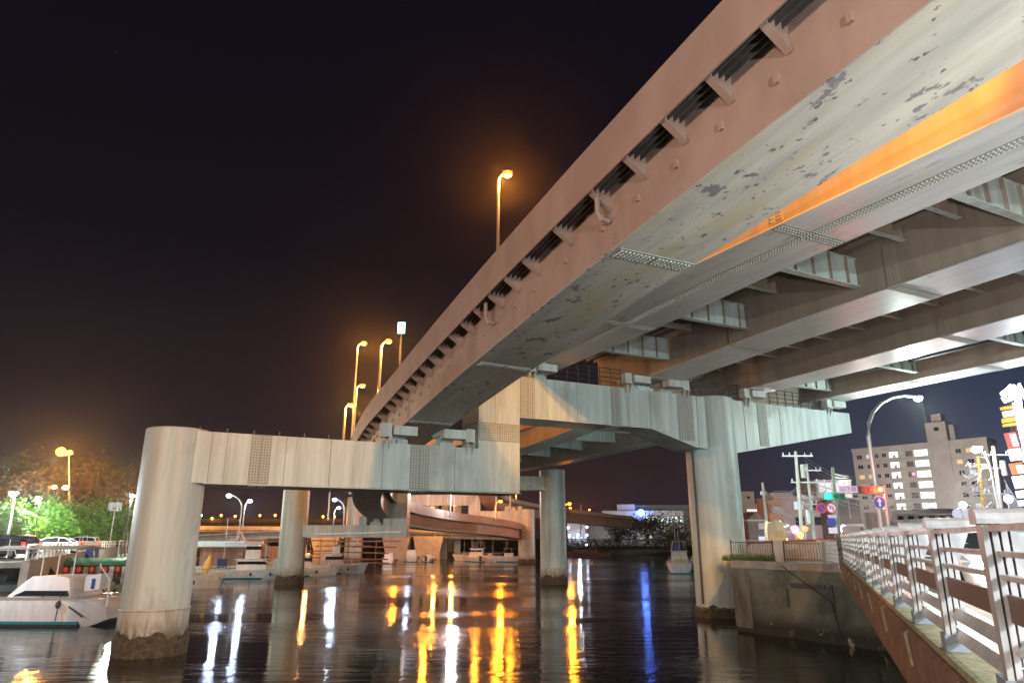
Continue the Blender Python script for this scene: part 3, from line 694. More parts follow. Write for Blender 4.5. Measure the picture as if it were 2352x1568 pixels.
for i, y in enumerate(posts):
    if pm is None:
        po = railpost().build('post', M['alu'], rg, smooth=False); po_loc0 = 1
        # meshes were authored at the origin: undo the parent offset
        for v_ in po.data.vertices: v_.co += rg.location
        cp = capmb().build('post_cap', M['alu'], po)
        for v_ in cp.data.vertices: v_.co += rg.location
        bp_ = MB().fr((0, 0, 0), RN, RD, UZ, (-.17, .03), (-.05, .20), (0, .13)).build('post_foot', mat('blue_grey_paint', (.22, .26, .32), .4), po)
        for v_ in bp_.data.vertices: v_.co += rg.location
        pm = po; po.location = RP(y) - rg.location
    else:
        c_ = copy_tree(pm, rg); c_.location = RP(y) - rg.location
def rrail(name, z, h, a0, a1, m, lean=0):
    MB().loft([[RP(q, a0, z), RP(q, a1, z), RP(q, a1 - lean, z + h), RP(q, a0 - lean, z + h)] for q in (-1.7, 31.0)]).build(name, M[m], rg, smooth=False)
rrail('top_rail', .94, .035, -.09, .0, 'alu'); rrail('upper_rail', .80, .03, -.10, -.04, 'alu'); rrail('upper_rail', .67, .03, -.10, -.04, 'alu')
rrail('broad_panel', .44, .15, -.075, -.05, 'brownpanel')
rrail('lower_rail', .27, .075, -.11, -.04, 'alu', .05); rrail('lower_rail', .10, .075, -.13, -.04, 'alu', .05)
# fins between the posts
for i, y in enumerate(posts[:-1]):
    if i > 11: break
    f_ = MB()
    for z0 in (.70, .86):
        f_.poly([(-.10, z0), (-.30, z0), (-.20, z0 + .03), (-.13, z0 + .12)], RP(y + .18, 0, 0), RN, UZ, RD, .012)
    f_.build('fin', M['alu'], rg, smooth=False)
# end pillars and the lattice rail running on along the quay road
pl_ = thing('end_pillar', 'dark paired pillars closing the far end of the bridge railing', 'pillar', RP(31.6))
for q in (31.3, 32.0): MB().fr(RP(q, 0, -.4), RD, RN, UZ, (-.12, .12), (-.14, .14), (0, 1.5)).build('pillar', M['dark'], pl_)
lt = thing('lattice_fence', 'grey lattice fence running on past the dark pillars at the bridge end', 'fence', RP(32.2))
la, lb = RP(32.4, .05, -.3), Vector((16.95, 39.5, 3.45)); ld_ = (lb - la); ln_ = ld_.length; ld_.normalize()
mb = MB()
for z in (.1, 1.1): mb.bar(la + UZ*z, lb + UZ*z, .05, .05)
mb.build('rail', M['alu'], lt, smooth=False)
mb = MB(); k = 0
while k < ln_: mb.bar(la + ld_*k, la + ld_*k + UZ*1.1, .03, .03); k += .16
for z in (.3, .5, .7, .9): mb.bar(la + UZ*z, lb + UZ*z, .02, .02)
mb.build('lattice', M['alu'], lt, smooth=False)

# quay top: kerb stones, low wall, fence and gate posts
qd = Vector((11.9 - 16.4, 38.8 - 31.2, 0)).normalized(); qn = Vector((-qd.y, qd.x, 0))
qa = Vector((16.4, 31.2, 3.40)); qb = Vector((11.9, 38.8, 3.40))
qw = thing('quay_wall_cap', 'weathered coping along the quay wall under the road bridge', 'coping', qa)
MB().fr(qa - UZ*.004, qd, qn, UZ, (0, (qb - qa).length + .05), (-.45, .06), (-.25, .12)).build('coping', M['conc'], qw)
MB().fr(qb + UZ*0, qd, qn, UZ, (-1.1, .04), (.0, .05), (-3.2, -.2)).build('corner_pilaster', mat('stained_pier', (.15, .145, .125), .85, dark=(.08, .08, .07), ns=1.6, vscale=(1, 1, .3), bump=.4, bs=6), qw, smooth=False)
for i, (s, z, l_, h) in enumerate(((3.3, -.95, 1.9, .22), (2.9, -1.5, .18, 1.3), (5.4, -1.6, .10, 1.0), (1.1, -2.0, .12, 1.6))):
    MB().fr(qa + UZ*z, qd, qn, UZ, (s, s + l_), (.0, .045), (-h/2 if i == 0 else -h*.4, h/2)).build('old_fitting', M['dark'], qw, smooth=False)
MB().tube([qa + qd*5.6 + qn*.06 + UZ*-.05, qa + qd*3.0 + qn*.06 - UZ*1.6, qa + qd*2.7 + qn*.06 - UZ*3.1], .022).build('hose', M['quay'], qw)
# sloping masonry ramp wall behind the coping, beside the railing end
rw = thing('retaining_wall', 'brown brick-topped retaining wall behind the quay, sloping beside the bridge railing', 'wall', (15, 42, 3.4))
MB().poly([(0, 0), (7.2, 0), (7.2, 1.25), (.4, .95), (0, .8)], (14.3, 43.4, 3.4), (.94, -.34, 0), UZ, (.34, .94, 0), .5).build('wall', M['conc'], rw, smooth=False)
MB().poly([(-.05, 0), (7.2, .3), (7.2, .42), (-.05, .14)], (14.3, 43.36, 4.33), (.94, -.34, 0), UZ, (.34, .94, 0), .6).build('brick_coping', mat('red_brick', (.26, .08, .045), .8, dark=(.17, .055, .035), ns=12), rw, smooth=False)
def fence(name, label, p, q, h, m, pitch=.14, rails=(.1, .95), rad=.02, group=None, posts_=2.2):
    p, q = Vector(p), Vector(q); t_ = thing(name, label, 'fence', p, group); d = (q - p); ln = d.length; d.normalize()
    mb = MB(); k = 0
    while k <= ln: mb.bar(p + d*k, p + d*k + UZ*h, rad, rad); k += pitch
    mb.build('bars', M[m], t_, smooth=False)
    mb = MB()
    for z in rails: mb.bar(p + UZ*h*z, q + UZ*h*z, rad*1.6, rad*1.6)
    mb.build('rails', M[m], t_, smooth=False)
    k = 0
    while k <= ln + .01: MB().bar(p + d*k, p + d*k + UZ*(h + .08), rad*3, rad*3).build('post', M[m], t_, smooth=False); k += ln/max(1, round(ln/posts_))
    return t_
g0 = at(1716, 1284, 40.3); g1 = at(1768, 1284, 39.4)
fence('iron_fence', 'black iron railings on the quay corner beside the big round column', (12.35, 40.2, 3.5), (14.1, 38.6, 3.5), 1.0, 'black')
fence('iron_gate', 'black iron gate between two pale stone posts on the quay', (14.6, 38.3, 3.5), (16.1, 37.0, 3.5), .95, 'black')
fence('green_fence', 'silver railings over the grass verge behind the quay corner', (13.6, 46.2, 3.45), (15.6, 43.6, 3.45), 1.15, 'galv')
for i, (px, lab) in enumerate(((1777, 'pale square stone post left of the iron gate'), (1826, 'pale square stone post right of the iron gate'))):
    c = (14.38, 38.45) if i == 0 else (16.2, 36.9)
    t_ = thing('stone_post', lab, 'post', (*c, 3.4), 'stone gate posts')
    MB().box(c[0], c[1], 3.4, .32, .32, 1.05, .7).build('shaft', M['pale'], t_); MB().box(c[0], c[1], 4.45, .38, .38, .10, .7).build('cap', M['pale'], t_)
gr = MB()
for i in range(900):
    x = random.uniform(12.6, 15.5); y = random.uniform(40.6, 43.2); h = random.uniform(.15, .5); a = random.uniform(0, 6.3); q = .03
    gr.add([(x - q*math.cos(a), y - q*math.sin(a), 3.4), (x + q*math.cos(a), y + q*math.sin(a), 3.4), (x + random.uniform(-.1, .1), y + random.uniform(-.1, .1), 3.4 + h)], [(0, 1, 2)])
tag(gr.build('grass', mat('grass_green', (.09, .16, .03), .9), smooth=False, flip=False), 'rough grass growing behind the iron railings on the quay corner', 'grass', kind='stuff')

street_lamp((14.0, 47.65, 7.6), (14.6, 48.9, 9.6), 'lamp added out of sight on the back of the big round column to light the second pier', COOL, 3600, 6, .06, .2, .2, cat='bracket lamp')  # unseen lamp added to light the second pier
# wrapped monument
cm = at(1782, 1244, 47)
t_ = thing('wrapped_monument', 'tall cream sheeted block standing behind the iron gate', 'monument', (cm.x, 47, 3.4))
rings = []
for i in range(9):
    z = 3.4 + i*.29; ring = []
    for j in range(28):
        a = 2*math.pi*j/28; q = .62 + .03*math.sin(7*a) + (.0 if i < 7 else -.05*(i - 6)); rr_ = q/max(abs(math.cos(a)), abs(math.sin(a)))**.75
        ring.append((cm.x + rr_*math.cos(a), 47 + rr_*.7*math.sin(a), z + (.1*math.sin(3*a) if i == 8 else 0)))
    rings.append(ring)
MB().loft(rings).build('sheet', mat('cream_sheet', (.45, .36, .24), .7, bump=.3, bs=3), t_)
MB().box(cm.x, 47, 3.4, 1.7, 1.2, .25).build('plinth', M['conc'], t_)

# ------------------------------------------------------------------ street: poles, signals, signs
def upole(px, pyt, pxb, Y, label, arms=(), r=.15, m='pale', extra=None, trans=False):
    tp = at(px, pyt, Y); bx = at(pxb, 1225, Y).x
    t_ = thing('utility_pole', label, 'utility pole', (bx, Y, 3.4), 'utility poles')
    MB().tube([(bx, Y, 3.4), (tp.x, Y, tp.z)], r, 12, r*.65).build('pole', M[m], t_)
    im = MATS.get('insulator_white') or mat('insulator_white', (.6, .6, .62), .3)
    for z, wd, off in arms:
        MB().bar((tp.x + off - wd/2, Y, tp.z - z), (tp.x + off + wd/2, Y, tp.z - z), .09, .09).build('crossarm', M['galv'], t_, smooth=False)
        for q in (-.46, -.25, .25, .46): MB().cyl(tp.x + off + wd*q, Y, tp.z - z + .05, tp.z - z + .26, .04, 8).build('insulator', im, t_)
    if trans:
        MB().cyl(tp.x + .42, Y, tp.z - 5.3, tp.z - 4.3, .26, 14).build('transformer', M['galv'], t_)
        MB().cyl(tp.x + .35, Y - .1, tp.z - 2.0, tp.z - 1.0, .17, 10).build('insulator_stack', M['pale'], t_)
    return t_, tp
poles = {}
poles['A'] = upole(1827, 1036, 1841, 52, 'tallest concrete utility pole with two insulator crossarms, left of the green signal', ((.35, 2.3, .1), (2.3, 2.6, .7), (3.9, 1.3, .5)), .17, trans=True)
poles['B'] = upole(1852, 1065, 1870, 54, 'concrete utility pole close behind the tallest one, with a short crossarm', ((.5, 1.6, .3), (2.6, .9, -.2)), .15)
poles['C'] = upole(1912, 1073, 1924, 46, 'bare dark utility pole just right of the green traffic signal', (), .15, 'conc')
poles['D'] = upole(1751, 1108, 1765, 60, 'short utility pole nearest the big round column', ((1.0, .5, 0),), .17)
poles['E'] = upole(2281, 1024, 2301, 47, 'brightly lit utility pole tangled with cables at the right, below the street lamp', ((.6, 2.0, .3), (1.5, 1.3, -.4), (3.2, 1.5, -.5)), .17, trans=True)
poles['F'] = upole(2246, 1048, 2262, 49, 'yellow-sleeved utility pole left of the brightly lit one', ((.7, 1.4, 0), (2.4, 1.2, -.2)), .14, 'yellow')
# loose service cables, cable bundles and yellow guards round the two lit poles
jm = MB()
for i in range(30):
    a = at(random.uniform(2225, 2300), random.uniform(1045, 1175), 48 + random.uniform(-1, 1)); b_ = a + Vector((random.uniform(-1.2, 1.2), random.uniform(-.4, .4), random.uniform(-1.6, 1.6)))
    mid = (a + b_)/2 + Vector((random.uniform(-.4, .4), 0, -.3)); jm.tube([a, mid, b_], .035, 5)
tag(jm.build('cable_tangle', M['galv']), 'knot of loose pale cables hung between the two lit utility poles', 'cables')
# overhead wires
def wire(name, a, b_, sag, n, spread, label, r=.02):
    mb = MB()
    for k in range(n):
        o_ = Vector((0, 0, -spread*k)); pts = [a.lerp(b_, i/12) + o_ - UZ*(sag + .12*k)*4*(i/12)*(1 - i/12) for i in range(13)]
        mb.tube(pts, r, 4)
    o = mb.build(name, M['galv']); return tag(o, label, 'cables', 'overhead cables')
tA, tB, tC, tD, tE, tF = (poles[k][1] for k in 'ABCDEF')
wire('overhead_cable', tA + Vector((.6, 0, -.4)), at(1950, 1092, 120), .5, 3, .28, 'thin cables from the top of the tallest pole toward the apartment block')
wire('overhead_cable', tA + Vector((1.2, 0, -2.4)), tE + Vector((-1.2, 0, -1.8)), 1.3, 4, .25, 'long cables from the tallest pole across to the lit pole at right')
wire('overhead_cable', tB + Vector((0, 0, -1.5)), tF + Vector((-.4, 0, -3.2)), .5, 3, .3, 'lower sagging cables crossing in front of the apartment windows')
wire('overhead_cable', tD + Vector((0, 0, -.4)), tB + Vector((-.2, 0, -4.6)), .35, 5, .22, 'fan of cables from the short pole to the pair of poles')
wire('overhead_cable', tC + Vector((0, 0, -1.0)), tA + Vector((.3, 0, -3.5)), .25, 4, .28, 'cables between the bare pole and the tallest pole')
wire('overhead_cable', tE + Vector((.3, 0, -2.3)), at(2420, 1250, 42), .5, 5, .3, 'cables leaving the lit pole toward the right edge')
wire('overhead_cable', tA + Vector((-.1, 0, -2.6)), at(1808, 1136, 50), .0, 1, .2, 'single stay wire slanting left from the tallest pole')

def plate(parent, c, r, col, name, nrm=(0, -1, 0), off=0, th=.03):
    c = Vector(c) + Vector(nrm)*off
    return MB().disc(c, Vector(nrm), r, th, 28).build(name, col, parent)
s_blue = emat('sign_blue', (.02, .06, .55), .55); s_red = emat('sign_red', (.8, .02, .06), .7); s_white = emat('sign_white', (.9, .8, 1.0), .8); s_pink = emat('sign_pink', (.75, .55, .72), .8)
s_glow = emat('sign_letter', (.25, .16, .5), .5)
for i, (px, Y, lab) in enumerate(((1800, 104, 'lamp added behind the sheeted monument to light the buildings'), (1930, 112, 'lamp added behind the bare dark pole to light the buildings'))):
    h = at(px, 1206, Y); street_lamp((h.x, Y, 3.4), (h.x + .6, Y, h.z), lab, (1, .86, .84), 3800, 5, .08, .16, .2, 'galv', 'lamps added to light the side street buildings', rad=.3)  # both lamps added so that light reaches the street buildings
# red signal mast with name board and one-way arrow
sm_ = at(2019, 1124, 38.8)
t_ = thing('traffic_signal', 'traffic signal showing red, mounted on the curved lamp post line above the railing', 'traffic signal', (sm_.x, 38.8, 3.5))
MB().cyl(sm_.x + .30, 38.9, 3.5, sm_.z + .2, .08, 10).build('post', M['galv'], t_)
MB().box(sm_.x - .48, 38.8, sm_.z - .21, 1.4, .2, .42).build('signal_body', M['dark'], t_)
for k, (q, c) in enumerate(((-.95, 'dark'), (-.48, 'dark'))): MB().disc((sm_.x + q, 38.7, sm_.z), (0, -1, 0), .15, .03).build('unlit_lens', M[c], t_)
MB().disc((sm_.x, 38.69, sm_.z), (0, -1, 0), .17, .05).build('red_lens', emat('red_signal', (1, .05, .01), 5), t_)
point('red_light', (sm_.x, 38.3, sm_.z), (1, .06, .02), 420, .12, t_)
MB().disc((sm_.x, 38.63, sm_.z), (0, -1, 0), .08, .03).build('lens_core', emat('signal_core', (1, .75, .35), 6), t_)
t_ = thing('name_board', 'pale pink intersection name board left of the red signal', 'sign', (sm_.x - 2, 38.8, sm_.z))
MB().box(sm_.x - 1.72, 38.8, sm_.z - .17, 1.05, .06, .38).build('board', s_pink, t_)
def text(body, loc, size, m, parent, ext=.006, rz=0, name='lettering', up=True):
    cu = bpy.data.curves.new(name, 'FONT'); cu.body = body; cu.size = size; cu.extrude = ext; cu.align_x = 'CENTER'; cu.align_y = 'CENTER'
    o = bpy.data.objects.new(name, cu); C.objects.link(o)
    off = Vector((0, 0, 0)); p = parent
    while p is not None: off += p.location; p = p.parent
    o.location = Vector(loc) - off; o.rotation_euler = (R(90), 0, rz); cu.materials.append(m)
    me = bpy.data.meshes.new_from_object(o); o2 = bpy.data.objects.new(name, me); C.objects.link(o2); o2.location = o.location; o2.rotation_euler = o.rotation_euler
    if parent is not None: o2.parent = parent
    bpy.data.objects.remove(o); return o2
text('山下橋', (sm_.x - 1.72, 38.755, sm_.z + .02), .3, s_glow, t_)
c = at(2019, 1153, 38.4)
t_ = thing('arrow_sign', 'round blue sign with a white upward arrow under the red signal', 'road sign', (c.x, 38.4, 3.5))
MB().cyl(c.x, 38.5, 3.5, c.z + .3, .035, 8).build('post', M['galv'], t_)
plate(t_, c, .335, M['white'], 'rim'); plate(t_, c, .31, s_blue, 'face', off=.02)
MB().poly([(-.05, -.23), (.05, -.23), (.05, .05), (.14, .02), (0, .24), (-.14, .02), (-.05, .05)], c + Vector((0, -.07, 0)), (1, 0, 0), UZ, (0, 1, 0), .01).build('arrow', s_white, t_)
# green signal, no parking and no U-turn signs on the dark pole
c = at(1900, 1139, 45.5)
t_ = thing('traffic_signal', 'traffic signal showing green, left of the bare dark pole', 'traffic signal', (c.x, 45.5, c.z))
MB().box(c.x + .45, 45.5, c.z - .22, 1.35, .2, .44).build('signal_body', M['green'], t_)
MB().disc((c.x, 45.39, c.z), (0, -1, 0), .19, .05).build('green_lens', emat('green_signal', (.0, 1, .62), 14), t_)
for q in (.48, .92): MB().disc((c.x + q, 45.39, c.z), (0, -1, 0), .15, .03).build('unlit_lens', M['dark'], t_)
point('green_light', (c.x, 45.0, c.z), (.1, 1, .7), 50, .12, t_)
c = at(1886, 1166, 45)
t_ = thing('no_parking_sign', 'round no-parking sign, blue with red ring and slash, beside the poles', 'road sign', c)
plate(t_, c, .34, s_red, 'ring'); plate(t_, c, .235, s_blue, 'face', off=.02)
MB().fr(c + Vector((0, -.06, 0)), Vector((.707, 0, -.707)), (0, 1, 0), Vector((.707, 0, .707)), (-.25, .25), (0, .01), (-.035, .035)).build('slash', s_red, t_)
MB().box(c.x + .45, c.y + .05, c.z - .03, .9, .05, .05).build('bracket', M['galv'], t_)
c = at(1909, 1166, 45)
t_ = thing('no_turn_sign', 'round white no U-turn sign with a red ring over a small plate', 'road sign', c)
plate(t_, c, .34, s_red, 'ring'); plate(t_, c, .26, s_white, 'face', off=.02)
MB().tube([c + Vector((.10, -.06, -.18)), c + Vector((.10, -.06, .05)), c + Vector((.06, -.06, .13)), c + Vector((-.03, -.06, .13)), c + Vector((-.08, -.06, .05)), c + Vector((-.08, -.06, -.08))], .03, 6).build('turn_arrow', s_glow, t_)
MB().fr(c + Vector((0, -.07, 0)), Vector((.707, 0, -.707)), (0, 1, 0), Vector((.707, 0, .707)), (-.27, .27), (0, .01), (-.03, .03)).build('slash', s_red, t_)
MB().box(c.x, c.y, c.z - .62, .55, .03, .2).build('sub_plate', s_pink, t_)
c = at(1911, 1200, 45.2)
t_ = thing('crossing_sign', 'small blue pentagon sign over a white plate on the dark pole', 'road sign', c)
MB().poly([(-.26, -.2), (.26, -.2), (.3, .15), (0, .36), (-.3, .15)], c, (1, 0, 0), UZ, (0, 1, 0), .03).build('face', s_blue, t_)
MB().box(c.x, c.y, c.z - .65, .55, .03, .36).build('sub_plate', s_white, t_)
for i, (px, lab) in enumerate(((2198, 'left of two white round sign backs seen above the railing'), (2222, 'right of two white round sign backs seen above the railing'))):
    c = at(px, 1180, 36)
    t_ = thing('round_sign', lab, 'road sign', c, 'pair of round sign backs')
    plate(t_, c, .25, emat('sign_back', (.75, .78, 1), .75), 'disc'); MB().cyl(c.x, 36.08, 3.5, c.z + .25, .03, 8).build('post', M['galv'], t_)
    MB().box(c.x, 36, c.z - .45, .42, .03, .14).build('sub_plate', s_white, t_)
# lit round lamp-sign by the monument
c = at(1826, 1216, 44)
t_ = thing('round_lit_sign', 'glowing white and magenta round sign on an orange post near the gate', 'road sign', (c.x, 44, 3.45))
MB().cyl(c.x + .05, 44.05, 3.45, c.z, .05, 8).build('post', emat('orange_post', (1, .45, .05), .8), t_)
plate(t_, c, .27, emat('magenta_rim', (1, .25, .75), 2), 'rim'); plate(t_, c, .18, emat('hot_white', (1, .9, .8), 8), 'face', off=.02)
def lantern(px, py, Y, col, s, r, label, group=None, hgt=None, watt=0, cat='lamp'):
    c = at(px, py, Y); t_ = thing('street_lantern', label, cat, (c.x, Y, 3.4), group)
    MB().sph(c, r, 10, 6).build('lamp_glass', lampmat(col, s), t_)
    MB().cyl(c.x, Y + r*.3, 3.4, c.z - r*.5, .05, 8).build('post', M['galv'], t_)
    if watt: point('lamp_light', c + Vector((0, -r - .2, 0)), col, watt, r*.7, t_)
    return t_
PU = (.72, .55, 1.0)
lantern(1802, 1240, 50, (1, .55, .5), 10, .22, 'small pinkish lamp low beside the sheeted monument')
lantern(1849, 1214, 48, (1, .18, .05), 4, .2, 'orange-red lit lantern right of the glowing round sign')
lantern(1806, 1262, 46, (1, .55, .05), 6, .25, 'low amber lamp seen through the iron gate', watt=15)
lantern(1838, 1228, 46, (1, .55, .08), 5, .20, 'small amber lamp beside the orange post')
lantern(2212, 1159, 45, PU, 14, .22, 'small violet-white lamp above the round sign backs')
lantern(2316, 1145, 44, PU, 16, .26, 'larger violet-white lamp right of the lit pole')
lantern(2326, 1182, 40, PU, 14, .17, 'violet-white lamp nearest the sign tower foot')
street_lamp((poles['E'][1].x - .9, 46.4, 3.4), (at(2243, 1032, 46.4)), 'dazzling lamp head on the lit utility pole', (1, .92, 1), 420, 60, .06, .30, .2, rad=.25)
# red light and orange post seen through the railing
c = at(2195, 1220, 26)
t_ = thing('warning_light', 'red lamp on an orange post seen between the railing posts', 'warning light', (c.x, 26, 3.45))
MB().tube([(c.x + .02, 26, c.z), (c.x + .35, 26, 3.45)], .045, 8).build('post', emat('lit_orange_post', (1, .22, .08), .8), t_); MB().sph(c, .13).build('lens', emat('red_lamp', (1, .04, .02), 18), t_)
# grey bank of neon and light boxes: the sign tower
def neon(name, pts, col, s, parent, r=.09): return MB().tube(pts, r, 8).build(name, emat(name + '_glow', col, s), parent)
Yt = 46
def q3(px, py): return at(px, py, Yt)
tw = thing('sign_tower', 'tall neon sign tower at the right edge, white tube figure over yellow and red boxes', 'sign tower', (q3(2345, 1100).x, Yt, 3.4))
a = q3(2330, 1010)
MB().box(q3(2346, 1100).x + 1.0, Yt + .8, 3.4, .6, .6, q3(2350, 900).z - 3.4).build('mast', M['dark'], tw)
wt_ = (.82, .90, 1.0)
neon('white_tube', [q3(2304, 912), q3(2308, 920), q3(2322, 914), q3(2336, 898), q3(2340, 884), q3(2352, 905), q3(2364, 925)], wt_, 7, tw, .16)
neon('white_tube', [q3(2303, 906), q3(2316, 896), q3(2330, 894), q3(2338, 912), q3(2342, 950), q3(2350, 985), q3(2356, 1030), q3(2358, 1060)], wt_, 7, tw, .20)
neon('white_tube', [q3(2316, 906), q3(2318, 890), q3(2322, 886)], wt_, 7, tw, .14); neon('white_tube', [q3(2328, 904), q3(2327, 884)], wt_, 7, tw, .12)
neon('white_tube', [q3(2342, 940), q3(2368, 985)], wt_, 7, tw, .2); neon('white_tube', [q3(2334, 925), q3(2341, 958), q3(2352, 1010)], wt_, 7, tw, .2)
def lbox(px0, py0, px1, py1, col, s, nm='light_box', tilt=-.12):
    a, b_ = q3(px0, py0), q3(px1, py1); cx = (a + b_)/2
    return MB().fr(cx, (math.cos(tilt), 0, -math.sin(tilt)), (0, 1, 0), (math.sin(tilt), 0, math.cos(tilt)), (-abs(b_.x - a.x)/2, abs(b_.x - a.x)/2), (0, .4), (-abs(a.z - b_.z)/2, abs(a.z - b_.z)/2)).build(nm, emat(nm + '_glow', col, s), tw)
for p in ((2305, 932, 2330, 938), (2309, 962, 2334, 968), (2311, 971, 2336, 977)): lbox(*p, (1, .66, .0), 1.1, 'yellow_bar')
lbox(2309, 958, 2333, 963, (1, .62, .0), 1.1, 'yellow_bar'); lbox(2310, 942, 2331, 955, (1, .85, .9), 1.4)
lbox(2316, 992, 2342, 1028, (1, .04, .01), 1.0, 'red_box'); 
for k, p in enumerate(((2321, 997, 2337, 1024), (2322, 1030, 2348, 1056), (2332, 1092, 2356, 1120), (2340, 1126, 2360, 1142), (2344, 1148, 2364, 1160))):
    o_ = lbox(*p, (1, .88, .95), 3.2, 'white_box');
    for v_ in o_.data.vertices: v_.co.y -= .08
lbox(2327, 1062, 2354, 1088, (1, .25, .0), 1.0, 'orange_box'); o_ = lbox(2334, 1068, 2356, 1086, (1, .9, .9), 3, 'white_box')
for v_ in o_.data.vertices: v_.co.y -= .08
point('sign_light', q3(2325, 1000) + Vector((0, -3, 0)), (.8, .88, 1), 1100, .6, tw)

# ------------------------------------------------------------------ buildings
def oriented(parent, o, ax, nx):
    """returns box(name, s0, s1, z0, z1, n0, n1, mat, par) in a facade frame: s along ax, n toward the viewer"""
    def f(name, s0, s1, z0, z1, n0, n1, m, par=None):
        return MB().fr(o, ax, nx, UZ, (s0, s1), (n0, n1), (z0, z1)).build(name, m if not isinstance(m, str) else M[m], par or parent, smooth=False)
    return f
M['apt'] = mat('apartment_render', (.46, .43, .40), .8, dark=(.39, .365, .34), ns=.25, bump=.1, bs=2)
lit_w = emat('lit_corridor', (.88, 1.0, .94), 1.7); lit_y = emat('lit_amber_window', (1, .62, .22), 1.0); lit_c = emat('lit_white_window', (.75, .85, 1.0), .9)
ap = thing('apartment_block', 'eight-storey apartment block with stacked white-lit stairwells and a roof tower', 'building', (106, 214, 3.4))
ao = Vector((106, 214, 3.4)); ad_ = Vector((24, -27, 0)).normalized(); an = Vector((-ad_.y, ad_.x, 0)); an = -an if an.y > 0 else an
B = oriented(ap, ao, ad_, an); W_ = 36.0; TOP = 27.3; FL = 3.0
B('wall', 0, W_, 0, TOP, -9, 0, 'apt'); B('parapet', -.15, W_ + .15, TOP, TOP + .7, -9.1, .15, 'apt')
B('tower', .60*W_, .745*W_, TOP + .7, TOP + 6.2, -6, .3, 'apt'); B('tower_front', .60*W_, .745*W_, 0, TOP + .7, 0, .3, 'apt')
B('tank_room', .645*W_, .715*W_, TOP + 6.2, TOP + 8.6, -4.5, -.6, 'apt'); B('tower_ladder', .755*W_, .79*W_, TOP + .7, TOP + 5.2, -4, -1, 'galv')
B('tower_window', .66*W_, .695*W_, TOP + 3.7, TOP + 4.7, .3, .33, 'glass')
MB().tube([ao + ad_*(.61*W_) + UZ*(TOP + 6), ao + ad_*(.605*W_) + UZ*(TOP + 13)], .06, 5).build('aerial', M['galv'], ap)
random.seed(5)
M['aptframe'] = M['galv']
for fl in range(8):
    zt = TOP - 1.2 - fl*FL
    if zt < 2: break
    # big lit stairwell
    w_ = B('stair_window', .485*W_, .585*W_, zt - 1.85, zt, .0, .05, lit_w)
    q = MB()
    for k in range(1, 6): q.fr(ao, ad_, an, UZ, (.485*W_ + k*.6 - .035, .485*W_ + k*.6 + .035), (.05, .11), (zt - 1.85, zt))
    for k in range(1, 3): q.fr(ao, ad_, an, UZ, (.485*W_, .585*W_), (.05, .11), (zt - .62*k - .03, zt - .62*k + .03))
    q.build('mullions', M['apt'], w_, smooth=False)
    # lit landing with a dark door
    w_ = B('landing', .295*W_, .362*W_, zt - 1.65, zt, .0, .04, lit_w); MB().fr(ao, ad_, an, UZ, (.325*W_, .342*W_), (.04, .09), (zt - 1.65, zt - .95)).build('door', mat('landing_door', (.4, .1, .08)) if 'landing_door' not in MATS else MATS['landing_door'], w_, smooth=False)
    B('balcony_wall', .375*W_, .47*W_, zt - 1.6, zt - .1, .0, .04, emat('dim_recess', (.85, .8, .62), .33) if fl == 0 else bpy.data.materials['dim_recess'])
    B('recess', .42*W_, .47*W_, zt - 1.6, zt - .1, .04, .06, 'deck')
    B('slab_edge', .29*W_, .60*W_, zt - 2.35, zt - 2.1, .0, .18, 'apt')
    for s, wd in ((.055, .04), (.13, .035), (.195, .022), (.255, .032), (.80, .035), (.875, .045)):
        r_ = random.random()
        m_ = 'glass'
        if (fl, s) in ((0, .13), (2, .13)): m_ = lit_c if fl == 0 else lit_y
        if (fl, s) in ((0, .875), (1, .80)): m_ = lit_y
        if (fl, s) in ((2, .875), (5, .875)): m_ = lit_c
        if (fl, s) == (2, .055) or (fl, s) == (3, .055): m_ = lit_y
        z0 = zt - 1.35 - (.5 if s > .75 else 0)
        w_ = B('window', (s - wd/2)*W_, (s + wd/2)*W_, z0, z0 + 1.15, .0, .03, m_)
        MB().fr(ao, ad_, an, UZ, ((s)*W_ - .04, s*W_ + .04), (.03, .07), (z0, z0 + 1.15)).fr(ao, ad_, an, UZ, ((s - wd/2)*W_ - .1, (s + wd/2)*W_ + .1), (.0, .14), (z0 - .12, z0)).build('frame', M['apt'], w_, smooth=False)
q = MB()
for s in (.16, .225, .29, .37, .60, .84): q.fr(ao, ad_, an, UZ, (s*W_ - .06, s*W_ + .06), (.0, .13), (0, TOP))
q.build('rain_pipes', M['apt'], ap, smooth=False)
B('red_lit_window', .445*W_, .47*W_, TOP - 1.2 - 2*FL - 1.3, TOP - 1.2 - 2*FL - .3, .06, .08, emat('pink_window', (1, .3, .6), 1.6))

def house(name, label, px0, px1, pyt, Y, dep, m, floors, rot=0, roofrail=False, win=None, cat='building'):
    a, b_ = at(px0, pyt, Y), at(px1, pyt, Y); t_ = thing(name, label, cat, (a.x, Y, 3.4))
    ax = Vector((math.cos(rot), math.sin(rot), 0)); nx = Vector((ax.y, -ax.x, 0)); wd = (b_.x - a.x)/math.cos(rot); H = a.z - 3.4
    f = oriented(t_, Vector((a.x, Y, 3.4)), ax, nx)
    f('wall', 0, wd, 0, H, -dep, 0, m); f('roof', -.15, wd + .15, H, H + .25, -dep - .1, .15, 'pale')
    if roofrail:
        q = MB(); o_ = Vector((a.x, Y, 3.4 + H + .25))
        k = 0
        while k < wd: q.bar(o_ + ax*k, o_ + ax*k + UZ*.9, .04, .04); k += .25
        q.bar(o_ + UZ*.9, o_ + ax*wd + UZ*.9, .06, .06); q.build('roof_railing', M['galv'], t_, smooth=False)
    return t_, f, wd, H
t_, f, wd, H = house('stepped_building', 'beige building with a roof tower and curved lit balconies just right of the big column', 1706, 1768, 1160, 150, 12, 'apt', 4)
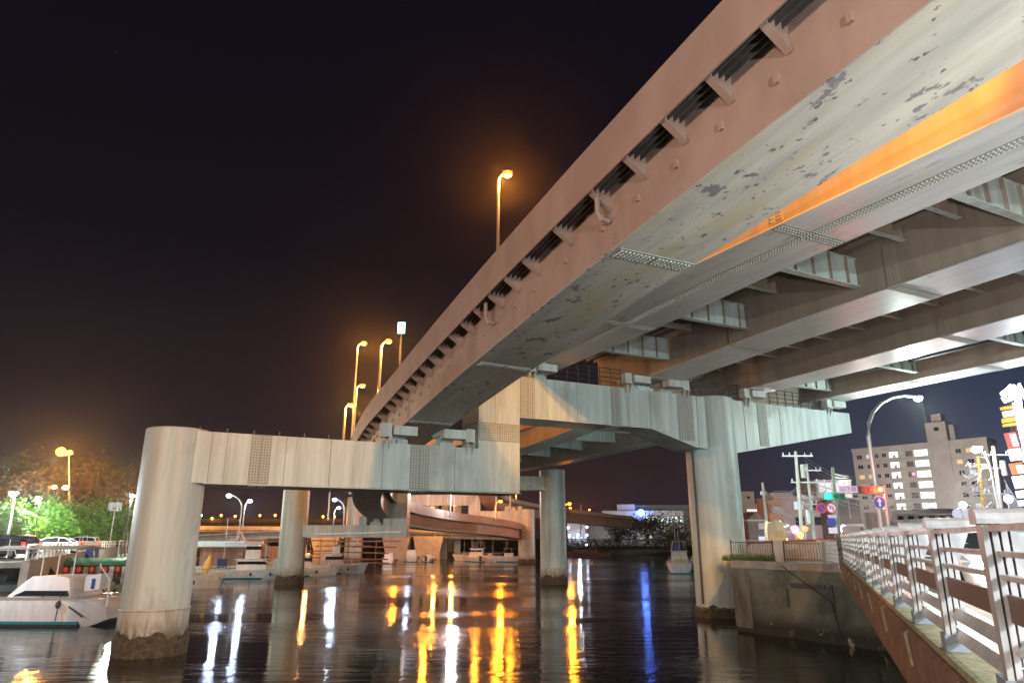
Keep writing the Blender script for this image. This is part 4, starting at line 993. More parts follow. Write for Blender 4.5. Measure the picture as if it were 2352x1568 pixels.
f('stair_tower', -.2, 2.6, H, H + 2.9, -4, .1, 'apt'); f('tower_window', 1.1, 1.6, H + 1.4, H + 1.9, .1, .13, 'glass')
for k, z in enumerate((H - 1.2, H - 3.2)):
    f('balcony', .5, 3.0, z - .8, z - .3, .0, .7, 'pale'); f('lit_soffit', .8, 2.9, z + .0, z + .35, .02, .1, emat('soffit', (1, 1, .88), 1.4) if k == 0 else bpy.data.materials['soffit'])
f('amber_door', .6, 1.3, H - 5.6, H - 4.4, .02, .06, lit_y)
for k in range(3): f('window', 4.0 + k*1.6, 4.8 + k*1.6, H - 1.9, H - 1.0, .02, .05, 'glass')
t_, f, wd, H = house('dark_house', 'small dark gabled house between the beige building and the tan flats', 1718, 1760, 1196, 118, 8, 'deck', 2)
MB().poly([(-.3, 0), (wd + .3, 0), (wd/2, 1.5)], (t_.location.x, 118.2, 3.4 + H), (1, 0, 0), UZ, (0, 1, 0), 5.5).build('gable_roof', M['deck'], t_, smooth=False)
f('window', 1.7, 2.9, H - 1.3, H - .3, .02, .05, 'galv'); f('ground_window', 1.5, 3.0, .5, 1.6, .02, .05, lit_c)
M['tan'] = mat('tan_render', (.42, .24, .14), .8); M['mauve'] = mat('mauve_render', (.40, .33, .34), .8, dark=(.33, .27, .28), ns=.5)
t_, f, wd, H = house('flats', 'three-storey flats with tan side wall, white balconies and a railed roof', 1778, 1880, 1142, 126, 9, 'mauve', 3, roofrail=True)
for k, z in enumerate((H - 1.2, H - 3.9)):
    f('balcony', -.9, 1.5, z - 1.5, z - .4, -.5, .9, 'pale'); f('balcony_recess', -.5, 1.3, z - .38, z + .9, .02, .06, 'tan')
    f('window', 3.4, 5.0, z - .9, z + .5, .02, .05, 'glass' if k else lit_c); f('window', 6.6, 8.0, z - .9, z + .5, .02, .05, 'glass')
f('tan_bay', -1.2, -.02, 0, H - .5, -6, .0, 'tan'); f('roof_hoarding', -.6, 3.5, H + .25, H + .85, -3, -.05, 'pale')
t_, f, wd, H = house('billboard_building', 'white building topped by a bright blank rooftop billboard behind the bare pole', 1872, 1954, 1104, 150, 8, 'pale', 4)
f('billboard', .5, 3.3, H - 2.4, H - .3, .05, .25, emat('billboard_face', (1, .9, .97), .95)); f('billboard', 3.5, 6.9, H - 2.3, H - .2, .05, .25, bpy.data.materials['billboard_face'])
q = MB()
for k in range(5): q.fr(Vector((t_.location.x, 150, 3.4)), (1, 0, 0), (0, -1, 0), UZ, (.5 + k*1.4, .56 + k*1.4), (.25, .34), (H - 2.8, H - .2))
q.build('billboard_frame', M['galv'], t_, smooth=False); f('door', 5.1, 6.0, .3, 1.7, .02, .05, 'galv')
t_, f, wd, H = house('louvred_building', 'low pale building with horizontal white louvres across its upper floor', 1905, 1968, 1146, 132, 7, 'mauve', 2)
q = MB()
for k in range(16): q.fr(Vector((t_.location.x, 132, 3.4)), (1, 0, 0), (0, -1, 0), UZ, (.6, wd + .3), (.05, .35), (H - .3 - k*.27, H - .2 - k*.27))
q.build('louvres', M['pale'], t_, smooth=False); f('post', wd*.62, wd*.66, H - 3.6, H + .1, .35, .5, 'white'); f('lower_band', 0, wd + .4, H - 4.9, H - 4.5, 0, .5, 'white'); f('upper_band', -3.5, wd + .3, H, H + .3, 0, .5, 'white')
t_, f, wd, H = house('shop_building', 'low white shop building with a stepped roofline below the apartment block', 2046, 2178, 1176, 120, 9, 'pale', 2)
f('side_wing', wd*.6, wd + 1, H - .6, H + .6, -4, .02, 'mauve'); f('shop_window', 1, 5, .6, 2.6, .02, .06, lit_y); f('shop_window', 6, 9, .6, 2.4, .02, .06, lit_c)
for k in range(6): f('window', 1 + k*1.8, 2 + k*1.8, H - 1.5, H - .6, .02, .05, 'glass')
t_, f, wd, H = house('corner_shop', 'bright-lit shop front behind the near railing at the right', 2178, 2420, 1196, 52, 8, 'pale', 1)
f('shop_front', .5, wd - 1, .5, H - 1.1, .02, .08, emat('shop_interior', (1, .82, .8), .5)); f('fascia_board', 0, wd, H - 1, H - .2, .02, .2, 'white')
for k in range(10): f('mullion', .5 + k*.85, .6 + k*.85, .5, H - 1.1, .08, .14, 'dark')

# far bank centre: factory, depot, boathouse
ft = thing('factory', 'long pale factory across the water with eight lit windows and a glowing blue disc', 'building', (30, 226, 2.6))
a = at(1353, 1165, 226); b_ = at(1572, 1165, 226)
f = oriented(ft, Vector((0, 226, 2.6)), Vector((1, 0, 0)), Vector((0, -1, 0)))
def fx(px): return at(px, 1200, 226).x
def fz(py): return at(1450, py, 226).z - 2.6
M['factory'] = mat('factory_cladding', (.36, .33, .31), .7, dark=(.30, .27, .26), ns=.3)
f('wall', fx(1353), fx(1400), 0, fz(1182), -20, 0, 'factory')
f('wall', fx(1384), fx(1480), 0, fz(1172), -20, -.5, 'factory'); f('roof_block', fx(1421), fx(1462), fz(1172), fz(1157), -14, -2, 'factory')
f('hall', fx(1480), fx(1571), fz(1222), fz(1172), -16, -.2, 'pale'); f('hall_base', fx(1480), fx(1571), 0, fz(1222), -16, -.3, 'deck')
f('dark_roof', fx(1462), fx(1590), fz(1172), fz(1158), -30, -3, 'dark'); f('dark_end', fx(1571), fx(1596), 0, fz(1172), -16, -.4, 'deck')
for k in range(8):
    px = 1486 + k*11.0
    w_ = f('window', fx(px), fx(px + 6), fz(1198), fz(1186), -.2, -.1, emat('factory_window', (.85, 1, 1), 1.3) if k == 0 else bpy.data.materials['factory_window'])
f('screen', fx(1416), fx(1435), fz(1196), fz(1184), -.5, -.3, emat('blue_screen', (.25, .38, 1), .8))
c = at(1472, 1177, 225.4); MB().disc(c, (0, -1, 0), 1.0, .3).build('blue_disc', emat('blue_disc_glow', (.08, .22, 1), 45), ft)
MB().disc(c - Vector((0, .35, 0)), (0, -1, 0), .66, .1).build('disc_face', emat('disc_face', (.9, .9, 1), 5), ft)
point('disc_light', c - Vector((0, 1.5, 0)), (.08, .2, 1), 1500, .9, ft)
for px, py in ((1386, 1210), (1411, 1210), (1386, 1240)): f('vent_window', fx(px), fx(px + 8), fz(py + 4), fz(py), 0, .1, 'dark')
f('small_window', fx(1490), fx(1498), fz(1236), fz(1229), -.3, -.2, emat('green_white_window', (.8, 1, .6), 1.2))
dp = thing('depot', 'low lit depot with an open stair tower left of the factory', 'building', (fx(1310), 215, 2.6))
f = oriented(dp, Vector((0, 215, 2.6)), Vector((1, 0, 0)), Vector((0, -1, 0)))
k_ = 215/226
f('wall', fx(1303)*k_, fx(1345)*k_, 0, 7.2, -10, 0, 'factory'); f('stair_tower', fx(1344)*k_, fx(1352)*k_, 0, fz(1182)*k_, -2, .2, 'dark')
for px, py in ((1348, 1189), (1348, 1210), (1348, 1228), (1327, 1228), (1308, 1230), (1285 + 20, 1211), (1348, 1250)):
    c = at(px, py, 214); MB().sph(c, .33, 8, 5).build('stair_lamp', lampmat((.72, .8, 1), 12), dp)
q = MB()
for i in range(5): q.fr(Vector((0, 214.4, 2.6)), (1, 0, 0), (0, -1, 0), UZ, (fx(1304)*k_ + i*1.2, fx(1304)*k_ + i*1.2 + .8), (0, .1), (1.2, 2.6))
q.build('lit_bays', emat('lit_bay', (.6, .8, 1), .9), dp, smooth=False)
point('depot_light', at(1330, 1232, 210), (.7, .82, 1), 1200, .3, dp)

# the long bank of the expressway with small lit things at far left
random.seed(11)
GL_ = 'small lamps along the far expressway'
for i, (px, py, c_) in enumerate(((402, 1178, 'w'), (462, 1183, 'g'), (508, 1183, 'o'), (597, 1183, 'o'), (632, 1183, 'o'), (742, 1186, 'o'), (768, 1186, 'o'), (540, 1185, 'o'), (487, 1190, 'o'))):
    c = at(px, py, 262); col = {'o': ORANGE, 'g': (.2, 1, .5), 'w': (1, .85, .5)}[c_]
    t_ = thing('street_lamp', 'tiny ' + {'o': 'orange', 'g': 'green', 'w': 'pale'}[c_] + ' lamp on the far expressway skyline beyond the left crossbeam', 'street lamp', (c.x, 262, 9.5), GL_)
    MB().sph(c, .42, 8, 5).build('lamp_glass', lampmat(col, 14), t_); MB().cyl(c.x, 262.2, 8.5, c.z, .1, 6).build('pole', M['galv'], t_)
LW = 'white street lamps on the left bank road'
street_lamp(at(548, 1236, 104), at(526, 1138, 104), 'taller curved white lamp under the left crossbeam, arm pointing left', BLUEW, 900, 12, .12, .42, .3, 'pale', LW, rad=.3)
street_lamp(at(557, 1210, 118), at(574, 1150, 118), 'shorter curved white lamp beside the taller one, arm pointing right', BLUEW, 900, 12, .12, .42, .3, 'pale', LW, rad=.3)
street_lamp(at(787, 1236, 120), at(769, 1147, 120), 'curved white lamp between the two left columns, arm pointing left', BLUEW, 900, 12, .13, .42, .3, 'pale', LW, rad=.3)
street_lamp(at(765, 1210, 150), at(778, 1166, 150), 'small white lamp beyond the curved one, arm pointing right', BLUEW, 900, 12, .13, .42, .3, 'pale', LW, rad=.3)
street_lamp(at(959, 1200, 122), at(941, 1167, 122), 'curved white lamp standing behind the ramp parapet under the near crossbeam', BLUEW, 400, 60, .13, .38, .4, 'pale', LW, rad=.3)
street_lamp(at(1068, 1205, 120), at(1068, 1184, 120), 'sodium lamp on the curling ramp, right one of two', DEEP, 1500, 4, .08, .38, .3, 'galv', 'sodium lamps on the curling ramp', rad=.3)
street_lamp(at(993, 1198, 118), at(993, 1166, 118), 'sodium lamp on the curling ramp, left one, in front of a pale column', DEEP, 1500, 4, .08, .38, .3, 'galv', 'sodium lamps on the curling ramp', rad=.3)
for i, (px, py, pyb, Y, lab) in enumerate(((1185, 1132, 1150, 165, 'sodium lamp just right of the riser foot over the far ramp'), (1204, 1185, 1195, 170, 'small sodium lamp above the far curving ramp'), (1308, 1166, 1190, 190, 'sodium lamp on the right bank expressway, left of a bare mast'), (1352, 1170, 1186, 200, 'sodium lamp at the left end of the factory roof'), (1326, 1184, 1196, 200, 'small sodium lamp over the stair tower'))):
    street_lamp(at(px, pyb, Y), at(px + 2, py, Y), lab, ORANGE, 900 if i < 3 else 300, 4, .09, .36, .2, 'galv', 'small sodium lamps beyond the second pier', rad=.3)
t_ = thing('mast', 'bare thin mast between two sodium lamps left of the factory', 'mast', at(1334, 1190, 200)); MB().tube([at(1334, 1230, 200), at(1334, 1158, 200)], .14, 6).build('pole', M['galv'], t_)
# sodium lamps added out of sight under the decks (they make the orange glow on the far piers and the long streaks on the water)
for i, (x, y, z, lab) in enumerate(((-21, 122, 11.2, 'added sodium lamp beside the third pier, hidden behind the riser'), (-3, 124, 11.0, 'added sodium lamp between ramp and third pier, hidden by the crossbeam'), (9, 122, 10.5, 'added sodium lamp beyond the round column, hidden by the viaduct'))):
    street_lamp((x, y, 6.6), (x + 1, y, z), lab, DEEP, 3800, 5, .1, .35, .3, 'galv', 'sodium lamps on the curling ramp', rad=.35)

for i, (px, py) in enumerate(((385, 1180), (668, 1184))):
    h = at(px, py, 152); street_lamp((h.x, 155.5, 6), h, ('sodium lamp added behind the near round column to light the low bridge', 'sodium lamp added behind the second round column to light the low bridge')[i], ORANGE, 9000, 4, .1, .3, .2, 'galv', 'lamps added to light the low bridge', rad=.3)  # unseen pair added to brighten the bridge parapet
street_lamp((-8.6, 98, 7.5), (-8, 97.5, 12), 'white lamp added out of sight behind the near crossbeam to light the curling ramp', (.85, .9, 1), 4500, 4, .1, .3, .1, 'galv', rad=.4)  # unseen lamp added to make the ramp whiter
street_lamp((-35, 35, 1), (-33, 36, 7.5), 'lamp added just outside the frame at left to whiten the moored boats', (.8, .92, 1), 3800, 10, .08, .2, .1)  # added off to the side to light the boat hulls
street_lamp((40, 211, 2.6), (40.6, 211, 9.5), 'white lamp added behind the bank trees to brighten the factory hall', (.85, .95, 1), 7000, 4, .1, .25, .2, 'galv', rad=.4)  # unseen lamp added to lift the factory front
for i, (px, py, Y) in enumerate(((1040, 1192, 150), (1000, 1186, 158))):
    h = at(px, py, Y); street_lamp((h.x, Y, 5), h, ('small sodium lamp lighting the portal legs, right one, over the curling ramp', 'small sodium lamp lighting the portal legs, left one, over the curling ramp')[i], ORANGE, 2600, 4, .08, .3, .1, 'galv', 'sodium lamps before the twin-legged portals', rad=.3)
HD = 'lamps on the upper decks hidden behind the near crossbeam'
for i, (px, py, Y, c_, wt) in enumerate(((985, 1080, 112, DEEP, 1700), (1045, 1060, 116, DEEP, 2000), (1096, 1075, 112, DEEP, 1300), (1140, 1058, 116, DEEP, 1300), (1172, 1068, 120, DEEP, 1400), (760, 1066, 112, BLUEW, 3000), (846, 1050, 116, BLUEW, 3000), (920, 1066, 112, (.9, .95, 1), 4500))):
    h = at(px, py, Y); nm = ('orange ' if c_ == ORANGE else 'white ')
    street_lamp((h.x, Y + .6, 7.5), h, 'hidden deck lamp above the water streaks, ' + ('first from the left of the orange ones', 'second orange from the left', 'middle orange one', 'fourth orange from the left', 'rightmost orange one', 'leftmost white one', 'middle white one', 'rightmost white one')[i], c_, wt, 4, .1, .3, .1, 'galv', HD, rad=.4)
# unseen lamps added in the streets to brighten the apartment block
for i, (px, Y, lab) in enumerate(((2040, 150, 'lamp added behind the red signal to light the apartment block'), (2190, 140, 'lamp added behind the railing to light the apartment block'))):
    h = at(px, 1210, Y); street_lamp((h.x, Y, 3.4), (h.x + .8, Y, 9), lab, (1, .92, .85), 52000, 6, .1, .3, .2, 'galv', 'lamps added to light the apartment block', rad=.4)

# ------------------------------------------------------------------ left bank: road, cars, fences, trees
road = [(-30, 40), (-36, 52), (-43, 66), (-50, 80), (-57.5, 94), (-64, 110), (-69, 130)]
def off2(path, d):
    out = []
    for i, p in enumerate(path):
        a = Vector(path[max(i-1, 0)]); b_ = Vector(path[min(i+1, len(path)-1)]); t = (b_ - a).normalized(); out.append((p[0] + t.y*d, p[1] - t.x*d))
    return out
def sheet(name, path, d0, d1, z, th, m):
    a = off2(path, d0); b_ = off2(path, d1)
    return MB().loft([[(p[0], p[1], z), (p[0], p[1], z - th), (q[0], q[1], z - th), (q[0], q[1], z)] for p, q in zip(a, b_)]).build(name, M[m], smooth=False)
M['greyroad'] = mat('grey_road', (.19, .19, .20), .8, dark=(.15, .15, .155), ns=2)
tag(sheet('bank_road', road, 2.2, -7.5, 3.35, .3, 'greyroad'), kind='structure')
rwl = tag(sheet('embankment_wall', road, 2.6, 2.2, 3.45, 3.3, 'conc'), 'dark stained concrete embankment wall below the left bank road', 'wall')
gf = thing('guard_rail', 'white pipe guard rail along the left bank road behind the cars', 'railing', (-36, 52, 3.45), None)
gp_ = off2(road, 2.4); G_ = [Vector((x, y, 3.45)) for x, y in gp_]
for z in (.42, .85): MB().tube([p + UZ*z for p in G_], .045, 6).build('rail', M['white'], gf)
acc = 0
for a, b_ in zip(G_, G_[1:]):
    k = int((b_ - a).length/2.0)
    for i in range(k):
        p = a.lerp(b_, i/k); MB().bar(p, p + UZ*.9, .11, .11).build('post', M['white'], gf, smooth=False)

def car(loc, rz, label, paint, L_=4.4, H_=1.5, hatch=True, lights=(1, 1)):
    t_ = thing('parked_car', label, 'car', (0, 0, 0), 'cars on the left bank road')
    st_ = [(-2.2, .55, .78, .80), (-2.05, .80, .98, 1.0), (-1.5, .84, 1.0, 1.02), (-.9, .85, 1.0, 1.0), (0, .85, .98, .98), (.9, .84, .95, .95), (1.3, .82, .90, .90), (1.9, .78, .80, .80), (2.15, .62, .62, .62)]
    k = L_/4.4
    MB().loft([[(x*k, -w_, .28), (x*k, -w_ - .02, .55), (x*k, -w_*.94, b1), (x*k, w_*.94, b1), (x*k, w_ + .02, .55), (x*k, w_, .28)] for x, w_, b1, _ in st_]).build('body', paint, t_)
    c_ = [(-2.0, .66, 1.0, 1.02), (-1.75, .68, 1.0, H_*.93), (-1.0, .66, 1.0, H_), (0, .66, .98, H_), (.35, .66, .96, H_*.97), (1.2, .66, .93, .95)] if hatch else [(-1.6, .66, 1.0, 1.02), (-.95, .64, 1.0, H_*.95), (-.3, .64, 1.0, H_), (.3, .64, .98, H_*.96), (1.15, .66, .93, .95)]
    MB().loft([[(x*k, -w_ - .08, b1 - .04), (x*k, -w_ + .10, tp), (x*k, w_ - .10, tp), (x*k, w_ + .08, b1 - .04)] for x, w_, b1, tp in c_]).build('cabin', M['glass'], t_)
    rf = [(x*k, w_ - .085, tp) for x, w_, b1, tp in c_[1:-1]]
    MB().loft([[(x, -w_, tp - .05), (x, -w_, tp + .02), (x, w_, tp + .02), (x, w_, tp - .05)] for x, w_, tp in rf]).build('roof', paint, t_)
    q = MB()
    for s in (-1, 1):
        for x0, z0, x1, z1 in ((c_[0][0], 1.0, c_[1][0], c_[1][3]), (-.55, 1.0, -.5, H_), (1.2, .95, .35, H_*.97)):
            q.bar((x0*k, s*.735, z0), (x1*k, s*.575, z1), .07, .07)
    q.build('pillars', paint, t_)
    for x in (-1.35, 1.35):
        for s in (-1, 1):
            wl = MB().tube([(x*k, s*.66, .32), (x*k, s*.88, .32)], .32, 16).build('wheel', M['black'], t_)
            MB().tube([(x*k, s*.87, .32), (x*k, s*.90, .32)], .19, 10).build('rim', M['galv'], wl)
    for s in (-.6, .6):
        if lights[0]: MB().sph((2.08*k, s, .66), .12, 8, 5, (.8, 1.4, .8)).build('headlight', emat('headlamp', (.8, .8, 1), 10) if 'headlamp' not in bpy.data.materials else bpy.data.materials['headlamp'], t_)
        if lights[1]: MB().box(-2.1*k, s*1.15, .82, .12, .2, .22).build('tail_light', emat('tail_lamp', (1, .05, .03), 3) if 'tail_lamp' not in bpy.data.materials else bpy.data.materials['tail_lamp'], t_)
    t_.location = loc; t_.rotation_euler = (0, 0, rz); return t_
M['carwhite'] = mat('white_car_paint', (.72, .73, .76), .25, coat=.5); M['cardark'] = mat('dark_car_paint', (.05, .05, .06), .25, coat=.5)
hd = math.atan2(-14, 7)     # nose toward the viewer, down the road
def roadat(px, Y): return Vector((at(px, 1262, Y).x, Y, 3.36))
car(roadat(180, 88), R(180 + 13), 'white hatchback nearest the bend, farthest of the three cars on the bank road', M['carwhite'])
car(roadat(120, 62), R(180 + 16), 'white sedan in the middle of the three cars, headlights glowing', M['carwhite'], 4.6, 1.42, False)
car(roadat(18, 50), R(180 - 14), 'dark car with red tail lights at the left frame edge', M['cardark'], 4.3, 1.55)
for px, Y in ((150, 86), (68, 60)): point('car_light', at(px, 1250, Y) + Vector((-1, -1, 0)), (.7, .72, 1), 120, .2)
# traffic on the road bridge, seen through the railing
def beam(c, watt, rad): point('headlight_beam', c, (1, .93, .8), watt, rad)
t1 = car((10.35, 15.5, 3.46), R(-113), 'oncoming car on the road bridge, headlights blazing through the railing', M['carwhite'], 4.4, 1.5)
h1 = emat('dipped_beam', (1, .93, .82), 160)
for s_ in (-.6, .6):
    d_ = Vector((math.cos(R(-113)), math.sin(R(-113)), 0)); n2 = Vector((-d_.y, d_.x, 0)); c = Vector((10.35, 15.5, 4.12)) + d_*2.12 + n2*s_
    o_ = MB().sph(c, .12, 10, 6).build('dipped_beam', h1, None); o_.parent = t1; o_.matrix_parent_inverse = (Matrix.Translation(t1.location) @ Matrix.Rotation(R(-113), 4, 'Z')).inverted()
beam((9.35, 12.7, 4.1), 260, .12)
t2 = car((19.2, 30.5, 3.46), R(67), 'car driving away over the road bridge with red tail lights', M['carwhite'], 4.4, 1.5)
t3 = car((22.4, 38.5, 3.46), R(65), 'dark car queueing at the far end of the road bridge', M['cardark'], 4.4, 1.5)
point('tail_glow', (18.3, 28.0, 4.2), (1, .08, .03), 60, .15)
# pontoon fence below the wall
fp = off2(road, 5.2)
ft_ = thing('pontoon_fence', 'green mesh fence with pale posts on the mooring walkway under the embankment wall', 'fence', (fp[1][0], fp[1][1], 1.4))
for i in range(1, 5):
    a = Vector((*fp[i], 1.35)); b_ = Vector((*fp[i+1], 1.35)) if i < 5 else None
    MB().bar(a + UZ*1.15, b_ + UZ*1.15, .06, .06).build('rail', M['galv'], ft_, smooth=False)
    q = MB(); d = (b_ - a); n_ = int(d.length/.9)
    for k in range(n_): q.bar(a + d*k/n_, a + d*k/n_ + UZ*1.15, .02, .02)
    q.build('mesh', mat('fence_green', (.12, .22, .16), .6) if 'fence_green' not in MATS else MATS['fence_green'], ft_, smooth=False)
    for k in range(0, n_, 4): MB().bar(a + d*k/n_, a + d*k/n_ + UZ*1.25, .22, .10).build('post', M['galv'], ft_, smooth=False)
tag(sheet('walkway', road[:6], 6.4, 2.6, 1.35, .5, 'conc'), kind='structure')

# foliage
def leafmat(name, c1, c2):
    return mat(name, c1, .75, dark=c2, ns=.35, lo=.38, hi=.62)
M['leaf_green'] = leafmat('leaf_green', (.13, .30, .015), (.05, .17, .015)); M['leaf_dark'] = leafmat('leaf_dark', (.05, .075, .02), (.03, .05, .015)); M['leaf_olive'] = leafmat('leaf_olive', (.10, .085, .02), (.06, .05, .015)); M['twig'] = mat('twig', (.10, .06, .035), .9)
def tree(name, label, x, y, z0, h, rad, m, n_=1500, leaf=.35, trunk=.25, group=None, crown0=.3, seed=0, limbs=7, bare=False, shape=1.0):
    rnd = random.Random(seed + 17); t_ = thing(name, label, 'tree', (x, y, z0), group)
    tb = MB(); tips = []
    top = Vector((x + rnd.uniform(-.5, .5), y, z0 + h*.8)); base = Vector((x, y, z0))
    tb.tube([base, base.lerp(top, .4) + Vector((rnd.uniform(-.3, .3), 0, 0)), top], trunk, 8, trunk*.25)
    for i in range(limbs):
        s = base.lerp(top, rnd.uniform(.22, .75)); a = rnd.uniform(0, 6.28); el = rnd.uniform(.35, 1.0); l_ = rad*rnd.uniform(.6, 1.0)
        e_ = s + Vector((math.cos(a)*l_, math.sin(a)*l_, l_*el)); mid = s.lerp(e_, .5) + Vector((0, 0, .08*l_))
        tb.tube([s, mid, e_], trunk*.4, 6, trunk*.1); tips += [mid, e_]
        for k in range(3 if bare else 1):
            e2 = mid + Vector((rnd.uniform(-1, 1), rnd.uniform(-1, 1), rnd.uniform(.3, 1.4)))*l_*.5; tb.tube([mid, e2], trunk*.16, 5, trunk*.05); tips.append(e2)
            if bare:
                for q in range(5):
                    e3 = e2 + Vector((rnd.uniform(-1, 1), rnd.uniform(-1, 1), rnd.uniform(-.1, 1.2)))*l_*.3; tb.tube([e2.lerp(mid, .3), e3], trunk*.09, 4, trunk*.04); tips.append(e3)
    tb.build('trunk', M['bark'] if not bare else M['twig'], t_)
    lb = MB(); cz = z0 + h*(crown0 + (1 - crown0)/2); ch = h*(1 - crown0)/2
    clumps = [Vector((x + rad*.75*rnd.uniform(-1, 1), y + rad*.75*rnd.uniform(-1, 1), cz + ch*rnd.uniform(-.9, .85))) for _ in range(26)]
    clumps = [c for c in clumps if ((c.x - x)/rad)**2 + ((c.y - y)/rad)**2 + ((c.z - cz)/ch)**2 < 1.25] + tips
    for i in range(n_):
        c = rnd.choice(clumps); sp = rad*.34
        p = c + Vector((rnd.gauss(0, 1), rnd.gauss(0, 1), rnd.gauss(0, .75)))*sp*.62
        if p.z < z0 + h*crown0*.55: continue
        u = Vector((rnd.uniform(-1, 1), rnd.uniform(-1, 1), rnd.uniform(-.6, .6))).normalized(); v_ = u.cross(Vector((rnd.uniform(-1, 1), rnd.uniform(-1, 1), rnd.uniform(-1, 1)))).normalized()
        s = leaf*rnd.uniform(.6, 1.3); lb.add([p - u*s*.5, p + v_*s*.28, p + u*s*.5, p - v_*s*.28], [(0, 1, 2, 3)])
    lb.build('crown', M[m], t_, smooth=False, flip=False); return t_
def tr(px, pyt, Y, rad, m, label, z0=3.4, seed=0, **kw):
    c = at(px, pyt, Y); return tree('tree', label, c.x, Y, z0, c.z - z0, rad, m, seed=seed, **kw)
GR = 'bright green roadside trees on the left bank'
for i, (px, py, Y, rad, lab) in enumerate(((14, 1172, 84, 3.2, 'bright green bushy tree at the left frame edge behind the dark car'), (78, 1168, 92, 3.4, 'bright green bushy tree directly behind the middle white car'), (118, 1176, 96, 3.2, 'green bushy tree between the middle and farthest white cars'), (160, 1182, 104, 3.2, 'green bushy tree right above the farthest white car'), (200, 1186, 108, 3.2, 'low green tree right of the farthest white car'), (240, 1164, 112, 3.6, 'pointed dark green tree under the white road sign'), (278, 1176, 116, 3.2, 'green tree beside the near round column'))):
    tr(px, py, Y, rad, 'leaf_green', lab, seed=i*3 + 1, n_=3200, leaf=.50, crown0=.0, group=GR)
GB = 'tall trees behind the left bank road'
for i, (px, py, Y, rad, m, n_, bare, lab) in enumerate(((15, 1046, 150, 8, 'leaf_dark', 4200, False, 'tallest dense dark tree at the left frame edge'), (58, 1052, 155, 6.5, 'leaf_dark', 3600, False, 'dense rounded tree right of the tallest one'), (40, 1110, 128, 7, 'leaf_olive', 1800, False, 'spreading olive tree behind the bright white street lamp'), (105, 1088, 150, 8, 'leaf_olive', 1500, True, 'thin twiggy tree under the orange floodlights'), (165, 1076, 150, 8, 'leaf_olive', 1300, True, 'twiggy tree right of the floodlight mast'), (215, 1066, 150, 8, 'leaf_olive', 1500, True, 'orange-lit branching tree behind the white road sign'), (258, 1068, 156, 8, 'leaf_olive', 1700, True, 'branching tree left of the near round column'), (296, 1078, 152, 7, 'leaf_olive', 1700, True, 'branching tree partly behind the near round column'), (90, 1128, 122, 5, 'leaf_olive', 1500, False, 'low olive tree beneath the two small sodium lamps'))):
    tr(px, py, Y, rad, m, lab, seed=i*5 + 40, n_=n_, leaf=.75, trunk=.38, bare=bare, limbs=13 if bare else 8, crown0=.22, group=GB)
for i, (px, py, Y, rad, m, bare, lab) in enumerate(((1424, 1222, 205, 4, 'leaf_dark', False, 'dark round tree in front of the factory, leftmost of the bank trees'), (1460, 1216, 205, 5, 'leaf_olive', True, 'pale twiggy tree in the middle of the factory front'), (1488, 1212, 206, 5, 'leaf_olive', True, 'twiggy tree right of the pale one, before the factory'), (1535, 1226, 200, 7, 'leaf_dark', False, 'broad dark tree left of the two moored fishing boats'), (1570, 1220, 196, 7, 'leaf_dark', False, 'dark tree touching the big round column at the factory end'))):
    tr(px, py, Y, rad, m, lab, seed=i*7 + 90, n_=1500, leaf=.6, bare=bare, limbs=10, crown0=.1, group='dark trees on the far bank')
hm = MB(); rnd = random.Random(3)
for i in range(9000):
    x = rnd.uniform(-20, 52); y = 203 + rnd.uniform(-1.5, 4); z = 2.0 + rnd.random()**1.5*2.6
    u = Vector((rnd.uniform(-1, 1), rnd.uniform(-1, 1), rnd.uniform(-.6, .6))).normalized(); v_ = u.cross(Vector((.3, .5, 1))).normalized(); s = rnd.uniform(.3, .8)
    p = Vector((x, y, z)); hm.add([p - u*s*.5, p + v_*s*.3, p + u*s*.5, p - v_*s*.3], [(0, 1, 2, 3)])
tag(hm.build('undergrowth', M['leaf_dark'], smooth=False, flip=False), 'dark undergrowth along the far bank below the factory', 'undergrowth', kind='stuff')
# left bank lamps and mast
fl_ = thing('floodlight_mast', 'floodlight mast with three blazing orange heads above the trees at left', 'floodlight', (at(165, 1225, 140).x, 140, 3.4))
a = at(158, 1042, 140); MB().tube([(fl_.location.x, 140, 3.4), (a.x, 140, a.z)], .22, 10, .12).build('mast', M['galv'], fl_)
MB().bar(a + Vector((-2.2, 0, 0)), a + Vector((1.0, 0, 0)), .2, .2).build('crossbar', M['galv'], fl_, smooth=False)
for px, py, r_ in ((140, 1037, .95), (151, 1040, .55), (160, 1039, .55)):
    MB().sph(at(px, py, 139), r_, 12, 8).build('lamp_glass', lampmat((1, .5, .10), 3), fl_)
point('flood_light', at(145, 1044, 134), (1, .38, .06), 26000, .8, fl_)
point('flood_light', at(200, 1120, 158), (1, .40, .08), 9000, .8, fl_)
lw2 = 'white lamps on the left bank'
street_lamp((at(12, 1262, 58).x, 58, 3.4), at(31, 1134, 58), 'brightest white street lamp on the left bank, above the dark car', (.88, 1, .86), 10500, 14, .11, .30, .12, 'white', lw2, rad=.3)
street_lamp(at(74, 1250, 86), at(88, 1144, 86), 'small violet-white lamp on a dark post behind the middle white car', (.9, 1, .8), 9000, 20, .08, .34, .1, 'dark', lw2, rad=.3)
street_lamp(at(288, 1235, 96), at(304, 1138, 96), 'white lamp touching the left edge of the near round column', (.9, 1, .8), 8000, 20, .08, .34, .1, 'dark', lw2, rad=.3)
street_lamp(at(120, 1200, 132), at(125, 1118, 132), 'small sodium lamp left of a pair below the floodlights', (1, .5, .2), 1200, 6, .09, .50, .05, 'dark', 'sodium pair below the floodlights', rad=.3)
street_lamp(at(146, 1200, 130), at(151, 1119, 130), 'small sodium lamp right of a pair below the floodlights', (1, .5, .2), 1800, 8, .09, .60, .05, 'dark', 'sodium pair below the floodlights', rad=.3)
